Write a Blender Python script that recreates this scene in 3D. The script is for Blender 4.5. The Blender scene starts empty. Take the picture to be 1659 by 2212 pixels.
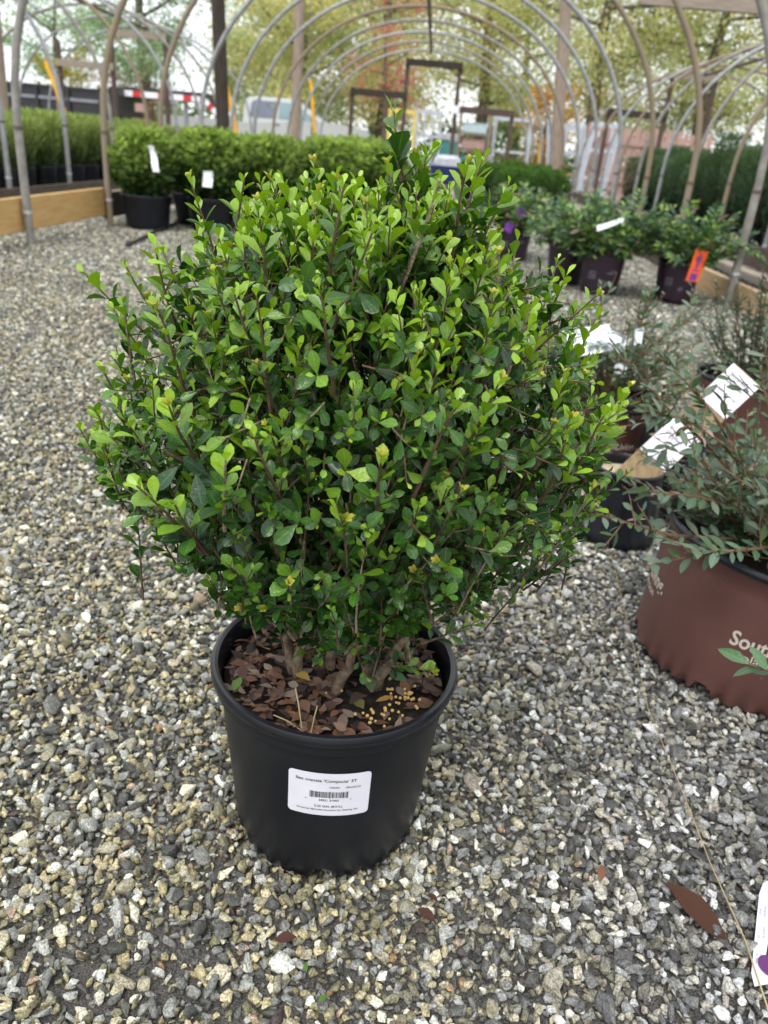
import bpy, bmesh, math, random
import numpy as np
from mathutils import Vector, Matrix
from mathutils.bvhtree import BVHTree

random.seed(7)
RNG = np.random.default_rng(11)
SC = bpy.context.scene
COL = SC.collection
PI = math.pi
rad = math.radians

# ---------------------------------------------------------------- camera
CAM_H, PITCH, ROLL, YAW = 0.80, 0.4432, 0.0865, -0.024
fwd = Vector((math.sin(YAW) * math.cos(PITCH), math.cos(YAW) * math.cos(PITCH), -math.sin(PITCH)))
rgt = Vector((math.cos(YAW), -math.sin(YAW), 0))
upv = rgt.cross(fwd)
r2 = rgt * math.cos(ROLL) + upv * math.sin(ROLL)
u2 = -rgt * math.sin(ROLL) + upv * math.cos(ROLL)
cd = bpy.data.cameras.new('camera')
cam = bpy.data.objects.new('camera', cd)
COL.objects.link(cam)
cam.matrix_world = Matrix(((r2.x, u2.x, -fwd.x, 0), (r2.y, u2.y, -fwd.y, 0), (r2.z, u2.z, -fwd.z, CAM_H), (0, 0, 0, 1)))
cd.sensor_fit = 'HORIZONTAL'
cd.sensor_width = 24.0
cd.lens = 24.0 * 1660 / 1659
cd.clip_start = 0.02
cd.clip_end = 500
cd.dof.use_dof = True
cd.dof.focus_distance = 0.72
cd.dof.aperture_fstop = 6.6
SC.camera = cam

# ---------------------------------------------------------------- sky, sun, exposure
SUN_EL, SUN_AZ = rad(58), rad(200)
w = bpy.data.worlds.new('World')
SC.world = w
w.use_nodes = True
nt = w.node_tree
nt.nodes.clear()
sky = nt.nodes.new('ShaderNodeTexSky')
sky.sky_type = 'NISHITA'
sky.sun_disc = False
sky.sun_elevation = SUN_EL
sky.sun_rotation = SUN_AZ
sky.dust_density = 3.0
mx = nt.nodes.new('ShaderNodeMix')
mx.data_type = 'RGBA'
mx.inputs['Factor'].default_value = 0.86      # cloud deck over the clear sky
mx.inputs[7].default_value = (10.3, 10.6, 11.2, 1)
bg = nt.nodes.new('ShaderNodeBackground')
bg.inputs['Strength'].default_value = 0.10
wo = nt.nodes.new('ShaderNodeOutputWorld')
nt.links.new(sky.outputs[0], mx.inputs[6])
nt.links.new(mx.outputs[2], bg.inputs['Color'])
nt.links.new(bg.outputs[0], wo.inputs['Surface'])
sl = bpy.data.lights.new('sun', 'SUN')
sl.energy = 1.5
sl.angle = rad(28)
sl.color = (1.0, 0.97, 0.92)
so = bpy.data.objects.new('sun', sl)
COL.objects.link(so)
sd = Vector((math.sin(SUN_AZ) * math.cos(SUN_EL), math.cos(SUN_AZ) * math.cos(SUN_EL), math.sin(SUN_EL)))
so.rotation_euler = sd.to_track_quat('Z', 'Y').to_euler()
so.location = sd * 20
SC.view_settings.view_transform = 'Standard'
SC.view_settings.look = 'None'
SC.view_settings.exposure = 0.75
SC.view_settings.gamma = 1.0
SC.view_settings.use_curve_mapping = False

# ---------------------------------------------------------------- helpers: objects
def tag(o, label=None, cat=None, group=None, kind=None):
    if label: o['label'] = label
    if cat: o['category'] = cat
    if group: o['group'] = group
    if kind: o['kind'] = kind
    return o

def empty(name, loc=(0, 0, 0), rz=0.0, label=None, cat=None, group=None):
    o = bpy.data.objects.new(name, None)
    o.empty_display_size = 0.05
    o.location = loc
    o.rotation_euler = (0, 0, rz)
    COL.objects.link(o)
    return tag(o, label, cat, group)

def link(name, me, parent=None, loc=None, kind=None):
    o = bpy.data.objects.new(name, me)
    COL.objects.link(o)
    if parent is not None: o.parent = parent
    if loc is not None: o.location = loc
    if kind: o['kind'] = kind
    return o

def copy_tree(o, parent=None):
    c = o.copy()
    COL.objects.link(c)
    c.parent = parent
    for ch in o.children: copy_tree(ch, c)
    return c

# ---------------------------------------------------------------- helpers: materials
MATS = {}
def mat(name, col, rough=0.6, col2=None, scale=20.0, spec=0.5, metal=0.0, bump=0.0, bscale=None, detail=4, stretch=None, wear=None):
    m = bpy.data.materials.new(name)
    m.use_nodes = True
    n, l = m.node_tree.nodes, m.node_tree.links
    b = n['Principled BSDF']
    b.inputs['Base Color'].default_value = (*col, 1)
    b.inputs['Roughness'].default_value = rough
    b.inputs['Specular IOR Level'].default_value = spec
    b.inputs['Metallic'].default_value = metal
    tc = n.new('ShaderNodeTexCoord')
    src = tc.outputs['Object']
    if stretch:
        mp = n.new('ShaderNodeMapping'); mp.inputs['Scale'].default_value = stretch
        l.new(src, mp.inputs['Vector']); src = mp.outputs[0]
    if col2 is not None:
        no = n.new('ShaderNodeTexNoise'); no.inputs['Scale'].default_value = scale; no.inputs['Detail'].default_value = detail
        l.new(src, no.inputs['Vector'])
        rp = n.new('ShaderNodeValToRGB'); rp.color_ramp.elements[0].position = 0.35; rp.color_ramp.elements[1].position = 0.65
        rp.color_ramp.elements[0].color = (*col, 1); rp.color_ramp.elements[1].color = (*col2, 1)
        l.new(no.outputs['Fac'], rp.inputs['Fac'])
        outc = rp.outputs['Color']
        if wear is not None:                       # pale scuffs and dust specks
            n2 = n.new('ShaderNodeTexNoise'); n2.inputs['Scale'].default_value = wear[1]; n2.inputs['Detail'].default_value = 6
            l.new(src, n2.inputs['Vector'])
            r2_ = n.new('ShaderNodeValToRGB'); r2_.color_ramp.elements[0].position = wear[2]; r2_.color_ramp.elements[1].position = min(1, wear[2] + 0.12)
            l.new(n2.outputs['Fac'], r2_.inputs['Fac'])
            mxx = n.new('ShaderNodeMix'); mxx.data_type = 'RGBA'
            mxx.inputs[7].default_value = (*wear[0], 1)
            mm = n.new('ShaderNodeMath'); mm.operation = 'MULTIPLY'; mm.inputs[1].default_value = wear[3]
            l.new(r2_.outputs['Color'], mm.inputs[0]); l.new(mm.outputs[0], mxx.inputs['Factor'])
            l.new(outc, mxx.inputs[6]); outc = mxx.outputs[2]
        l.new(outc, b.inputs['Base Color'])
    if bump:
        nb = n.new('ShaderNodeTexNoise'); nb.inputs['Scale'].default_value = bscale or scale * 2; nb.inputs['Detail'].default_value = 5
        l.new(src, nb.inputs['Vector'])
        bp = n.new('ShaderNodeBump'); bp.inputs['Strength'].default_value = bump; bp.inputs['Distance'].default_value = 0.004
        l.new(nb.outputs['Fac'], bp.inputs['Height']); l.new(bp.outputs[0], b.inputs['Normal'])
    MATS[name] = m
    return m

def leaf_mat(name, rough=0.38, transl=0.28, vein=True, spec=0.5, bump=0.25, vadd=(0.07, 0.11, 0.02)):
    """leaf blade: the colour of each leaf is stored with the leaf; midrib and margin paler"""
    m = bpy.data.materials.new(name)
    m.use_nodes = True
    n, l = m.node_tree.nodes, m.node_tree.links
    b = n['Principled BSDF']
    b.inputs['Roughness'].default_value = rough
    b.inputs['Specular IOR Level'].default_value = spec
    at = n.new('ShaderNodeAttribute'); at.attribute_name = 'col'
    colr = at.outputs['Color']
    if vein:
        uv = n.new('ShaderNodeUVMap'); uv.uv_map = 'uv'
        sp = n.new('ShaderNodeSeparateXYZ'); l.new(uv.outputs[0], sp.inputs[0])
        ab = n.new('ShaderNodeMath'); ab.operation = 'ABSOLUTE'; l.new(sp.outputs[0], ab.inputs[0])
        r = n.new('ShaderNodeValToRGB'); cr = r.color_ramp
        cr.elements[0].position = 0.0; cr.elements[0].color = (0.75, 0.75, 0.75, 1)
        cr.elements[1].position = 0.13; cr.elements[1].color = (0, 0, 0, 1)
        e = cr.elements.new(0.90); e.color = (0, 0, 0, 1)
        e = cr.elements.new(1.0); e.color = (0.45, 0.45, 0.45, 1)
        l.new(ab.outputs[0], r.inputs['Fac'])
        lm = n.new('ShaderNodeMix'); lm.data_type = 'RGBA'; lm.blend_type = 'MIX'
        l.new(r.outputs['Color'], lm.inputs['Factor'])
        ml = n.new('ShaderNodeMix'); ml.data_type = 'RGBA'; ml.blend_type = 'ADD'; ml.inputs['Factor'].default_value = 1.0
        l.new(colr, ml.inputs[6]); ml.inputs[7].default_value = (*vadd, 1)
        l.new(colr, lm.inputs[6]); l.new(ml.outputs[2], lm.inputs[7])
        colr = lm.outputs[2]
        tc = n.new('ShaderNodeTexCoord')
        nz = n.new('ShaderNodeTexNoise'); nz.inputs['Scale'].default_value = 260; nz.inputs['Detail'].default_value = 3
        l.new(tc.outputs['Object'], nz.inputs['Vector'])
        bp = n.new('ShaderNodeBump'); bp.inputs['Strength'].default_value = bump; bp.inputs['Distance'].default_value = 0.002
        l.new(nz.outputs['Fac'], bp.inputs['Height']); l.new(bp.outputs[0], b.inputs['Normal'])
        rr = n.new('ShaderNodeMapRange'); rr.inputs['To Min'].default_value = rough - 0.14; rr.inputs['To Max'].default_value = rough + 0.16
        l.new(nz.outputs['Fac'], rr.inputs['Value']); l.new(rr.outputs[0], b.inputs['Roughness'])
    l.new(colr, b.inputs['Base Color'])
    tr = n.new('ShaderNodeBsdfTranslucent')
    hs = n.new('ShaderNodeHueSaturation'); hs.inputs['Saturation'].default_value = 1.15; hs.inputs['Value'].default_value = 1.7
    l.new(colr, hs.inputs['Color']); l.new(hs.outputs[0], tr.inputs['Color'])
    mxs = n.new('ShaderNodeMixShader'); mxs.inputs[0].default_value = transl
    l.new(b.outputs[0], mxs.inputs[1]); l.new(tr.outputs[0], mxs.inputs[2])
    l.new(mxs.outputs[0], n['Material Output'].inputs['Surface'])
    MATS[name] = m
    return m

mat('black_plastic', (0.0050, 0.0058, 0.0085), 0.38, (0.010, 0.011, 0.0145), 9, 0.32, 0, 0.05, 160, wear=((0.13, 0.12, 0.10), 220, 0.69, 0.45))
mat('black_rim', (0.006, 0.007, 0.010), 0.26, (0.011, 0.012, 0.016), 14, 0.45, 0, 0.04, 200)
mat('brown_plastic', (0.086, 0.036, 0.029), 0.48, (0.108, 0.047, 0.038), 7, 0.45, 0, 0.06, 120, wear=((0.24, 0.18, 0.15), 170, 0.66, 0.5))
mat('purple_plastic', (0.022, 0.010, 0.020), 0.42, (0.030, 0.014, 0.026), 9)
mat('soil', (0.010, 0.007, 0.005), 0.85, (0.030, 0.020, 0.013), 90, 0.3, 0, 0.9, 240)
mat('bark', (0.105, 0.075, 0.048), 0.78, (0.25, 0.195, 0.13), 120, 0.3, 0, 0.7, 260)
mat('twig_brown', (0.060, 0.028, 0.022), 0.6, (0.10, 0.065, 0.035), 60, 0.35, 0, 0.3, 300)
mat('twig_tan', (0.17, 0.105, 0.055), 0.7, (0.11, 0.06, 0.035), 70, 0.3, 0, 0.4, 300)
mat('white_label', (0.70, 0.70, 0.76), 0.45, (0.66, 0.66, 0.72), 30)
mat('print_ink', (0.022, 0.022, 0.026), 0.6)
mat('print_grey', (0.035, 0.03, 0.06), 0.6)
mat('print_cream', (0.50, 0.45, 0.38), 0.6)
mat('print_lilac', (0.30, 0.26, 0.34), 0.6)
mat('print_purple', (0.10, 0.02, 0.12), 0.6)
mat('galvanised', (0.30, 0.31, 0.31), 0.45, (0.22, 0.225, 0.22), 16, 0.5, 0.35, 0.1, 60)
mat('galvanised_dull', (0.26, 0.25, 0.22), 0.55, (0.17, 0.16, 0.14), 14, 0.5, 0.15, 0.1, 60)
mat('rusted_tube', (0.23, 0.175, 0.105), 0.65, (0.20, 0.17, 0.13), 12, 0.4, 0.1, 0.1, 60)
mat('dark_collar', (0.07, 0.045, 0.03), 0.7, (0.12, 0.09, 0.07), 40)
mat('clamp_metal', (0.55, 0.56, 0.58), 0.35, None, 1, 0.5, 0.6)
mat('new_wood', (0.46, 0.27, 0.09), 0.6, (0.54, 0.35, 0.14), 6, 0.35, 0, 0.15, 40, stretch=(1, 1, 9))
mat('pine_wood', (0.52, 0.37, 0.21), 0.6, (0.43, 0.28, 0.14), 6, 0.35, 0, 0.15, 40, stretch=(1, 1, 9))
mat('old_wood', (0.060, 0.046, 0.036), 0.85, (0.105, 0.083, 0.064), 9, 0.25, 0, 0.3, 50, stretch=(1, 1, 7))
mat('grey_wood', (0.22, 0.185, 0.145), 0.85, (0.31, 0.265, 0.21), 9, 0.25, 0, 0.3, 50, stretch=(1, 1, 7))
mat('sign_wood', (0.30, 0.22, 0.12), 0.75, (0.19, 0.135, 0.075), 22, 0.3, 0, 0.4, 70, stretch=(4, 4, 1))
mat('pole_dark_wood', (0.028, 0.022, 0.018), 0.85, (0.055, 0.042, 0.032), 14, 0.3, 0, 0.5, 40, stretch=(3, 3, 0.4))
mat('pole_wood', (0.21, 0.165, 0.125), 0.85, (0.30, 0.245, 0.19), 12, 0.3, 0, 0.5, 40, stretch=(3, 3, 0.4))
mat('frame_rust', (0.055, 0.034, 0.025), 0.8, (0.085, 0.055, 0.042), 12)
mat('pink_fence', (0.42, 0.27, 0.235), 0.8, (0.34, 0.215, 0.185), 5, stretch=(5, 5, 0.8))
mat('yellow_plastic', (0.78, 0.42, 0.01), 0.45, (0.70, 0.36, 0.01), 8)
mat('yellow_paint', (0.80, 0.66, 0.16), 0.5, (0.72, 0.58, 0.12), 8)
mat('pale_steel', (0.56, 0.60, 0.66), 0.4, (0.48, 0.52, 0.58), 8, 0.5, 0.2)
mat('blue_plastic', (0.008, 0.025, 0.12), 0.35, (0.012, 0.032, 0.14), 6)
mat('clear_plastic', (0.52, 0.54, 0.58), 0.25, (0.42, 0.44, 0.48), 10)
mat('teal_paint', (0.08, 0.30, 0.28), 0.5, (0.06, 0.24, 0.23), 8)
mat('pale_blue_paint', (0.48, 0.60, 0.62), 0.5, (0.42, 0.54, 0.57), 8)
mat('truck_paint', (0.45, 0.475, 0.46), 0.28, (0.42, 0.445, 0.43), 3, 0.6, 0.15)
mat('window_glass', (0.10, 0.115, 0.16), 0.12, (0.13, 0.15, 0.20), 2, 0.7)
mat('front_glass', (0.16, 0.25, 0.27), 0.12, (0.20, 0.29, 0.31), 2, 0.7)
mat('rubber', (0.012, 0.012, 0.013), 0.8, (0.02, 0.02, 0.02), 20)
mat('trailer_black', (0.012, 0.012, 0.016), 0.4, (0.018, 0.018, 0.022), 4)
mat('rail_grey', (0.22, 0.23, 0.26), 0.4, (0.17, 0.18, 0.2), 4)
mat('red_tape', (0.50, 0.02, 0.025), 0.4)
mat('white_tape', (0.75, 0.75, 0.77), 0.4)
mat('red_lens', (0.55, 0.03, 0.015), 0.3)
mat('orange_card', (0.85, 0.12, 0.015), 0.5, (0.80, 0.10, 0.012), 10)
mat('purple_card', (0.13, 0.025, 0.24), 0.5, (0.16, 0.04, 0.28), 10)
mat('dark_card', (0.020, 0.012, 0.022), 0.45, (0.028, 0.016, 0.030), 10)
mat('concrete_fill', (0.36, 0.29, 0.20), 0.9, (0.46, 0.38, 0.28), 60, 0.2, 0, 0.5, 120)
mat('hose_black', (0.012, 0.012, 0.013), 0.5, (0.02, 0.02, 0.02), 30)
mat('pellet', (0.50, 0.33, 0.10), 0.45, (0.60, 0.42, 0.16), 40)
mat('straw', (0.42, 0.33, 0.17), 0.7, (0.33, 0.25, 0.12), 60)
mat('trunk_bark', (0.085, 0.068, 0.052), 0.9, (0.15, 0.125, 0.10), 8, 0.2, 0, 0.6, 20, stretch=(2, 2, 0.5))
leaf_mat('holly_leaf', 0.31, 0.17, spec=0.55, bump=.45)
leaf_mat('distylium_leaf', 0.42, 0.18)
leaf_mat('far_leaf', 0.6, 0.6, vein=False, spec=0.3)
leaf_mat('litter_leaf', 0.62, 0.10, spec=0.3, bump=0.6, vadd=(-.02, -.012, -.008))
leaf_mat('needle_leaf', 0.55, 0.25, vein=False, spec=0.3)

# ---------------------------------------------------------------- helpers: geometry
def unit(v):
    return v / np.maximum(np.linalg.norm(v, axis=-1, keepdims=True), 1e-9)

def np_mesh(name, V, F, m, col=None, uv=None, smooth=True):
    """V (n,3); F (k,3|4) of one arity"""
    V = np.ascontiguousarray(V, dtype=np.float32)
    F = np.ascontiguousarray(F, dtype=np.int32)
    me = bpy.data.meshes.new(name)
    k, a = F.shape
    me.vertices.add(len(V)); me.vertices.foreach_set('co', V.ravel())
    me.loops.add(k * a); me.loops.foreach_set('vertex_index', F.ravel())
    me.polygons.add(k); me.polygons.foreach_set('loop_start', np.arange(0, k * a, a, dtype=np.int32))
    me.update(calc_edges=True)
    if smooth: me.polygons.foreach_set('use_smooth', np.ones(k, dtype=bool))
    if col is not None:
        ca = me.attributes.new('col', 'FLOAT_COLOR', 'POINT')
        c4 = np.ones((len(V), 4), dtype=np.float32); c4[:, :3] = col
        ca.data.foreach_set('color', c4.ravel())
    if uv is not None:
        ul = me.uv_layers.new(name='uv')
        ul.data.foreach_set('uv', np.ascontiguousarray(uv[F.ravel()], dtype=np.float32).ravel())
    me.materials.append(MATS[m] if isinstance(m, str) else m)
    return me

class MB:
    """collects solid shapes into one mesh with several materials"""
    def __init__(s): s.v, s.f, s.m, s.mats = [], [], [], []
    def mi(s, m):
        if m not in s.mats: s.mats.append(m)
        return s.mats.index(m)
    def add(s, V, F, m):
        o = len(s.v); k = s.mi(m)
        s.v.extend([tuple(p) for p in V])
        for f in F: s.f.append(tuple(i + o for i in f)); s.m.append(k)
        return s
    def box(s, c, d, m, rot=None, bev=0.0):
        x, y, z = d[0] / 2, d[1] / 2, d[2] / 2
        if bev:
            b = min(bev, x * .9, y * .9, z * .9)
            bm = bmesh.new(); bmesh.ops.create_cube(bm, size=1)
            bmesh.ops.scale(bm, vec=d, verts=bm.verts)
            bmesh.ops.bevel(bm, geom=bm.edges[:], offset=b, segments=1, affect='EDGES')
            V = [v.co.copy() for v in bm.verts]; bm.verts.index_update()
            F = [[v.index for v in f.verts] for f in bm.faces]; bm.free()
        else:
            V = [Vector(p) for p in ((-x, -y, -z), (x, -y, -z), (x, y, -z), (-x, y, -z), (-x, -y, z), (x, -y, z), (x, y, z), (-x, y, z))]
            F = [(0, 3, 2, 1), (4, 5, 6, 7), (0, 1, 5, 4), (1, 2, 6, 5), (2, 3, 7, 6), (3, 0, 4, 7)]
        if rot is not None: V = [rot @ p for p in V]
        return s.add([p + Vector(c) for p in V], F, m)
    def tube(s, P, R, m, n=10, cap=True):
        P = [Vector(p) for p in P]
        if not hasattr(R, '__len__'): R = [R] * len(P)
        V, F = [], []
        t0 = (P[1] - P[0]).normalized()
        a = Vector((0, 0, 1)) if abs(t0.z) < 0.9 else Vector((1, 0, 0))
        nx = t0.cross(a).normalized()
        for i, p in enumerate(P):
            t = (P[min(i + 1, len(P) - 1)] - P[max(i - 1, 0)]).normalized()
            nx = (nx - t * nx.dot(t)).normalized(); ny = t.cross(nx)
            for k in range(n):
                an = 2 * PI * k / n
                V.append(p + (nx * math.cos(an) + ny * math.sin(an)) * R[i])
        for i in range(len(P) - 1):
            for k in range(n):
                F.append((i * n + k, i * n + (k + 1) % n, (i + 1) * n + (k + 1) % n, (i + 1) * n + k))
        if cap:
            F.append(tuple(range(n - 1, -1, -1))); F.append(tuple((len(P) - 1) * n + k for k in range(n)))
        return s.add(V, F, m)
    def lathe(s, prof, m, n=64, off=None, c=(0, 0, 0)):
        """prof: list of (r, z); off(i, angle) -> (dr, dz)"""
        V, F = [], []
        for i, (r, z) in enumerate(prof):
            for k in range(n):
                a = 2 * PI * k / n
                dr, dz = off(i, a) if off else (0, 0)
                V.append((c[0] + (r + dr) * math.cos(a), c[1] + (r + dr) * math.sin(a), c[2] + z + dz))
        for i in range(len(prof) - 1):
            for k in range(n):
                F.append((i * n + k, i * n + (k + 1) % n, (i + 1) * n + (k + 1) % n, (i + 1) * n + k))
        return s.add(V, F, m)
    def prism(s, poly, axis_vec, m):
        n = len(poly); A = Vector(axis_vec)
        V = [Vector(p) for p in poly] + [Vector(p) + A for p in poly]
        F = [tuple(range(n - 1, -1, -1)), tuple(range(n, 2 * n))] + [(i, (i + 1) % n, n + (i + 1) % n, n + i) for i in range(n)]
        return s.add(V, F, m)
    def mesh(s, name, smooth=False, angle=40):
        me = bpy.data.meshes.new(name)
        me.from_pydata(s.v, [], s.f)
        for m in s.mats: me.materials.append(MATS[m])
        me.polygons.foreach_set('material_index', s.m)
        bm = bmesh.new(); bm.from_mesh(me); bmesh.ops.recalc_face_normals(bm, faces=bm.faces)
        if smooth:
            for f in bm.faces: f.smooth = True
            for e in bm.edges:
                if len(e.link_faces) == 2 and e.calc_face_angle(0) > rad(angle): e.smooth = False
        bm.to_mesh(me); bm.free(); me.update()
        return me
    def build(s, name, parent=None, smooth=False, loc=None, kind=None, angle=40):
        return link(name, s.mesh(name, smooth, angle), parent, loc, kind)

# ---- leaves ------------------------------------------------------------------
def tmpl(rows, fold=0.25, droop=0.12, serr=0.0):
    """rows: list of (t along, half width); returns template verts (u, v, z) and quads, u in -1..1 for uv"""
    V, UV, F = [], [], []
    for i, (t, hw) in enumerate(rows):
        z = -droop * t * t
        s_ = serr * (1 if i % 2 else -1)
        V += [(-hw - s_ * hw, t, z + fold * hw), (0, t, z), (hw + s_ * hw, t, z + fold * hw)]
        UV += [(-1, t), (0, t), (1, t)]
    for i in range(len(rows) - 1):
        a = i * 3
        F += [(a, a + 1, a + 4, a + 3), (a + 1, a + 2, a + 5, a + 4)]
    return np.array(V, float), np.array(UV, float), np.array(F)
T_HOLLY = tmpl([(0, .03), (.16, .055), (.40, .20), (.66, .295), (.88, .225), (1, .03)], .34, .12, .025)
T_OVAL = tmpl([(0, .03), (.15, .12), (.38, .26), (.62, .27), (.84, .15), (1, .01)], .30, .12)
T_LANCE = tmpl([(0, .02), (.18, .11), (.42, .19), (.68, .16), (.88, .08), (1, .005)], .30, .14)
T_DIAMOND = (np.array([(0, 0, 0), (-.36, .45, .05), (0, 1, -.06), (.36, .45, .05)], float), np.array([(0, 0), (-1, .5), (0, 1), (1, .5)], float), np.array([(0, 3, 2, 1)]))
T_DIST = tmpl([(0, .02), (.18, .10), (.42, .185), (.66, .18), (.87, .10), (1, .005)], .35, .14)
T_LITTER = tmpl([(0, .03), (.15, .10), (.40, .24), (.65, .27), (.86, .17), (1, .02)], .38, .22)
T_QUAD = tmpl([(0, .10), (.5, .32), (1, .06)], .3, .12)
T_NEEDLE = tmpl([(0, .06), (.55, .075), (1, .01)], .1, .05)

def leaves(P, A, N, L, W, C, T, curl=None):
    """arrays for n leaves: base points, axis, face normal, length, width factor, colour"""
    tv, tuv, tf = T
    n, k = len(P), len(tv)
    A = unit(A); S = unit(np.cross(A, N)); Nn = np.cross(S, A)
    L = np.broadcast_to(L, (n,)); W = np.broadcast_to(W, (n,))
    cz = np.ones(n) if curl is None else curl
    V = (P[:, None] + A[:, None] * (L[:, None] * tv[None, :, 1])[..., None]
         + S[:, None] * ((L * W)[:, None] * tv[None, :, 0])[..., None]
         + Nn[:, None] * (L[:, None] * tv[None, :, 2] * cz[:, None])[..., None])
    F = (np.arange(n)[:, None, None] * k + tf[None])
    return V.reshape(-1, 3), F.reshape(-1, 4), np.repeat(C, k, axis=0), np.tile(tuv, (n, 1))

def leaf_mesh(name, P, A, N, L, W, C, T, m, curl=None):
    V, F, cc, uv = leaves(P, A, N, L, W, C, T, curl)
    return np_mesh(name, V, F, m, cc, uv)

def text_mesh(s, size, bold=0.0, xs=1.0):
    """flat lettering as vertices (x right, y up, centred on x) and faces"""
    cu = bpy.data.curves.new('lettering', 'FONT')
    cu.body = s; cu.size = size; cu.offset = bold; cu.align_x = 'CENTER'; cu.align_y = 'CENTER'; cu.resolution_u = 3
    ob = bpy.data.objects.new('lettering', cu)
    me = ob.to_mesh()
    V = np.array([v.co[:] for v in me.vertices]) if len(me.vertices) else np.zeros((0, 3))
    F = [tuple(p.vertices) for p in me.polygons]
    ob.to_mesh_clear()
    bpy.data.objects.remove(ob); bpy.data.curves.remove(cu)
    if len(V): V[:, 0] *= xs
    return V, F
def rects(lst):
    V, F = [], []
    for (x, y, ww, hh) in lst:
        o = len(V)
        V += [(x - ww / 2, y - hh / 2, 0), (x + ww / 2, y - hh / 2, 0), (x + ww / 2, y + hh / 2, 0), (x - ww / 2, y + hh / 2, 0)]
        F.append((o, o + 1, o + 2, o + 3))
    return np.array(V), F

# ---------------------------------------------------------------- the ground
def ground_mat():
    m = bpy.data.materials.new('gravel_bed'); m.use_nodes = True
    n, l = m.node_tree.nodes, m.node_tree.links
    b = n['Principled BSDF']; b.inputs['Roughness'].default_value = 0.8; b.inputs['Specular IOR Level'].default_value = 0.3
    tc = n.new('ShaderNodeTexCoord')
    v = n.new('ShaderNodeTexVoronoi'); v.inputs['Scale'].default_value = 75
    l.new(tc.outputs['Object'], v.inputs['Vector'])
    sp = n.new('ShaderNodeSeparateColor'); l.new(v.outputs['Color'], sp.inputs[0])
    r = n.new('ShaderNodeValToRGB'); e = r.color_ramp
    e.elements[0].position = 0; e.elements[0].color = (.05, .05, .05, 1)
    e.elements[1].position = 1; e.elements[1].color = (.62, .56, .46, 1)
    for p, c in ((.28, (.10, .10, .10, 1)), (.5, (.24, .23, .21, 1)), (.72, (.36, .32, .25, 1))):
        x = e.elements.new(p); x.color = c
    l.new(sp.outputs[0], r.inputs['Fac'])
    no = n.new('ShaderNodeTexNoise'); no.inputs['Scale'].default_value = 0.5; no.inputs['Detail'].default_value = 5
    l.new(tc.outputs['Object'], no.inputs['Vector'])
    m2 = n.new('ShaderNodeMix'); m2.data_type = 'RGBA'; m2.inputs[7].default_value = (.40, .33, .28, 1)
    mr = n.new('ShaderNodeMapRange'); mr.inputs['From Min'].default_value = .45; mr.inputs['From Max'].default_value = .65; mr.inputs['To Max'].default_value = .6
    l.new(no.outputs['Fac'], mr.inputs['Value']); l.new(mr.outputs[0], m2.inputs['Factor'])
    l.new(r.outputs[0], m2.inputs[6]); l.new(m2.outputs[2], b.inputs['Base Color'])
    bp = n.new('ShaderNodeBump'); bp.inputs['Strength'].default_value = .8; bp.inputs['Distance'].default_value = .01; bp.invert = True
    l.new(v.outputs['Distance'], bp.inputs['Height']); l.new(bp.outputs[0], b.inputs['Normal'])
    return m
MATS['gravel_bed'] = ground_mat()
mat('grit_gap_shade', (0.030, 0.029, 0.027), 0.9, (0.16, 0.15, 0.135), 500, 0.3, 0, 0.8, 700, detail=6)  # dark fines; the shade in the gaps between stones is in this colour too
def grid_sheet(name, x0, x1, y0, y1, nx, ny, zf, m):
    xs, ys = np.linspace(x0, x1, nx), np.linspace(y0, y1, ny)
    X, Y = np.meshgrid(xs, ys); Z = zf(X, Y)
    V = np.stack([X, Y, Z], -1).reshape(-1, 3)
    i = np.arange(nx - 1)[None] + nx * np.arange(ny - 1)[:, None]
    F = np.stack([i, i + 1, i + nx + 1, i + nx], -1).reshape(-1, 4)
    return np_mesh(name, V, F, m)
def mound(x, y):
    return 0.006 * np.sin(2.1 * x + 1.3 * y) + 0.005 * np.sin(4.7 * x - 3.1 * y + 1) + 0.004 * np.sin(9 * y + 3 * x)
g = link('ground', grid_sheet('ground', -150, 150, -20, 250, 40, 40, lambda X, Y: 0 * X - 0.034, 'gravel_bed'), kind='structure')
g2 = link('ground_grit_gap_shade', grid_sheet('ground_grit_gap_shade', -3.3, 3.0, 0.0, 9.0, 120, 160, lambda X, Y: mound(X, Y) * np.clip((9 - Y) / 2, 0, 1) - 0.0105, 'grit_gap_shade'), kind='structure')

# ---------------------------------------------------------------- gravel: countless stones as instances
STONES = bpy.data.collections.new('gravel_stones')
def stone_mesh(i):
    r = random.Random(100 + i)
    bm = bmesh.new()
    ax = Vector((r.uniform(.85, 1.45), r.uniform(.65, 1.0), r.uniform(.40, .8)))
    for k in range(r.choice((12, 14, 16, 20))):
        p = Vector((r.gauss(0, 1), r.gauss(0, 1), r.gauss(0, 1))).normalized()
        e = 0.72                                     # squarish crushed stone
        p = Vector([math.copysign(abs(c) ** e, c) for c in p]) * r.uniform(.72, 1.0)
        bm.verts.new((p.x * ax.x * .5, p.y * ax.y * .5, p.z * ax.z * .5))
    bmesh.ops.convex_hull(bm, input=bm.verts[:])
    for v in [v for v in bm.verts if not v.link_faces]: bm.verts.remove(v)
    bmesh.ops.bevel(bm, geom=[e for e in bm.edges if e.calc_face_angle(0) > .5], offset=.035, segments=1, affect='EDGES')
    for f in bm.faces: f.smooth = True
    for e in bm.edges:
        if len(e.link_faces) == 2 and e.calc_face_angle(0) > rad(38): e.smooth = False
    me = bpy.data.meshes.new('gravel_stone'); bm.to_mesh(me); bm.free()
    return me
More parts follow.
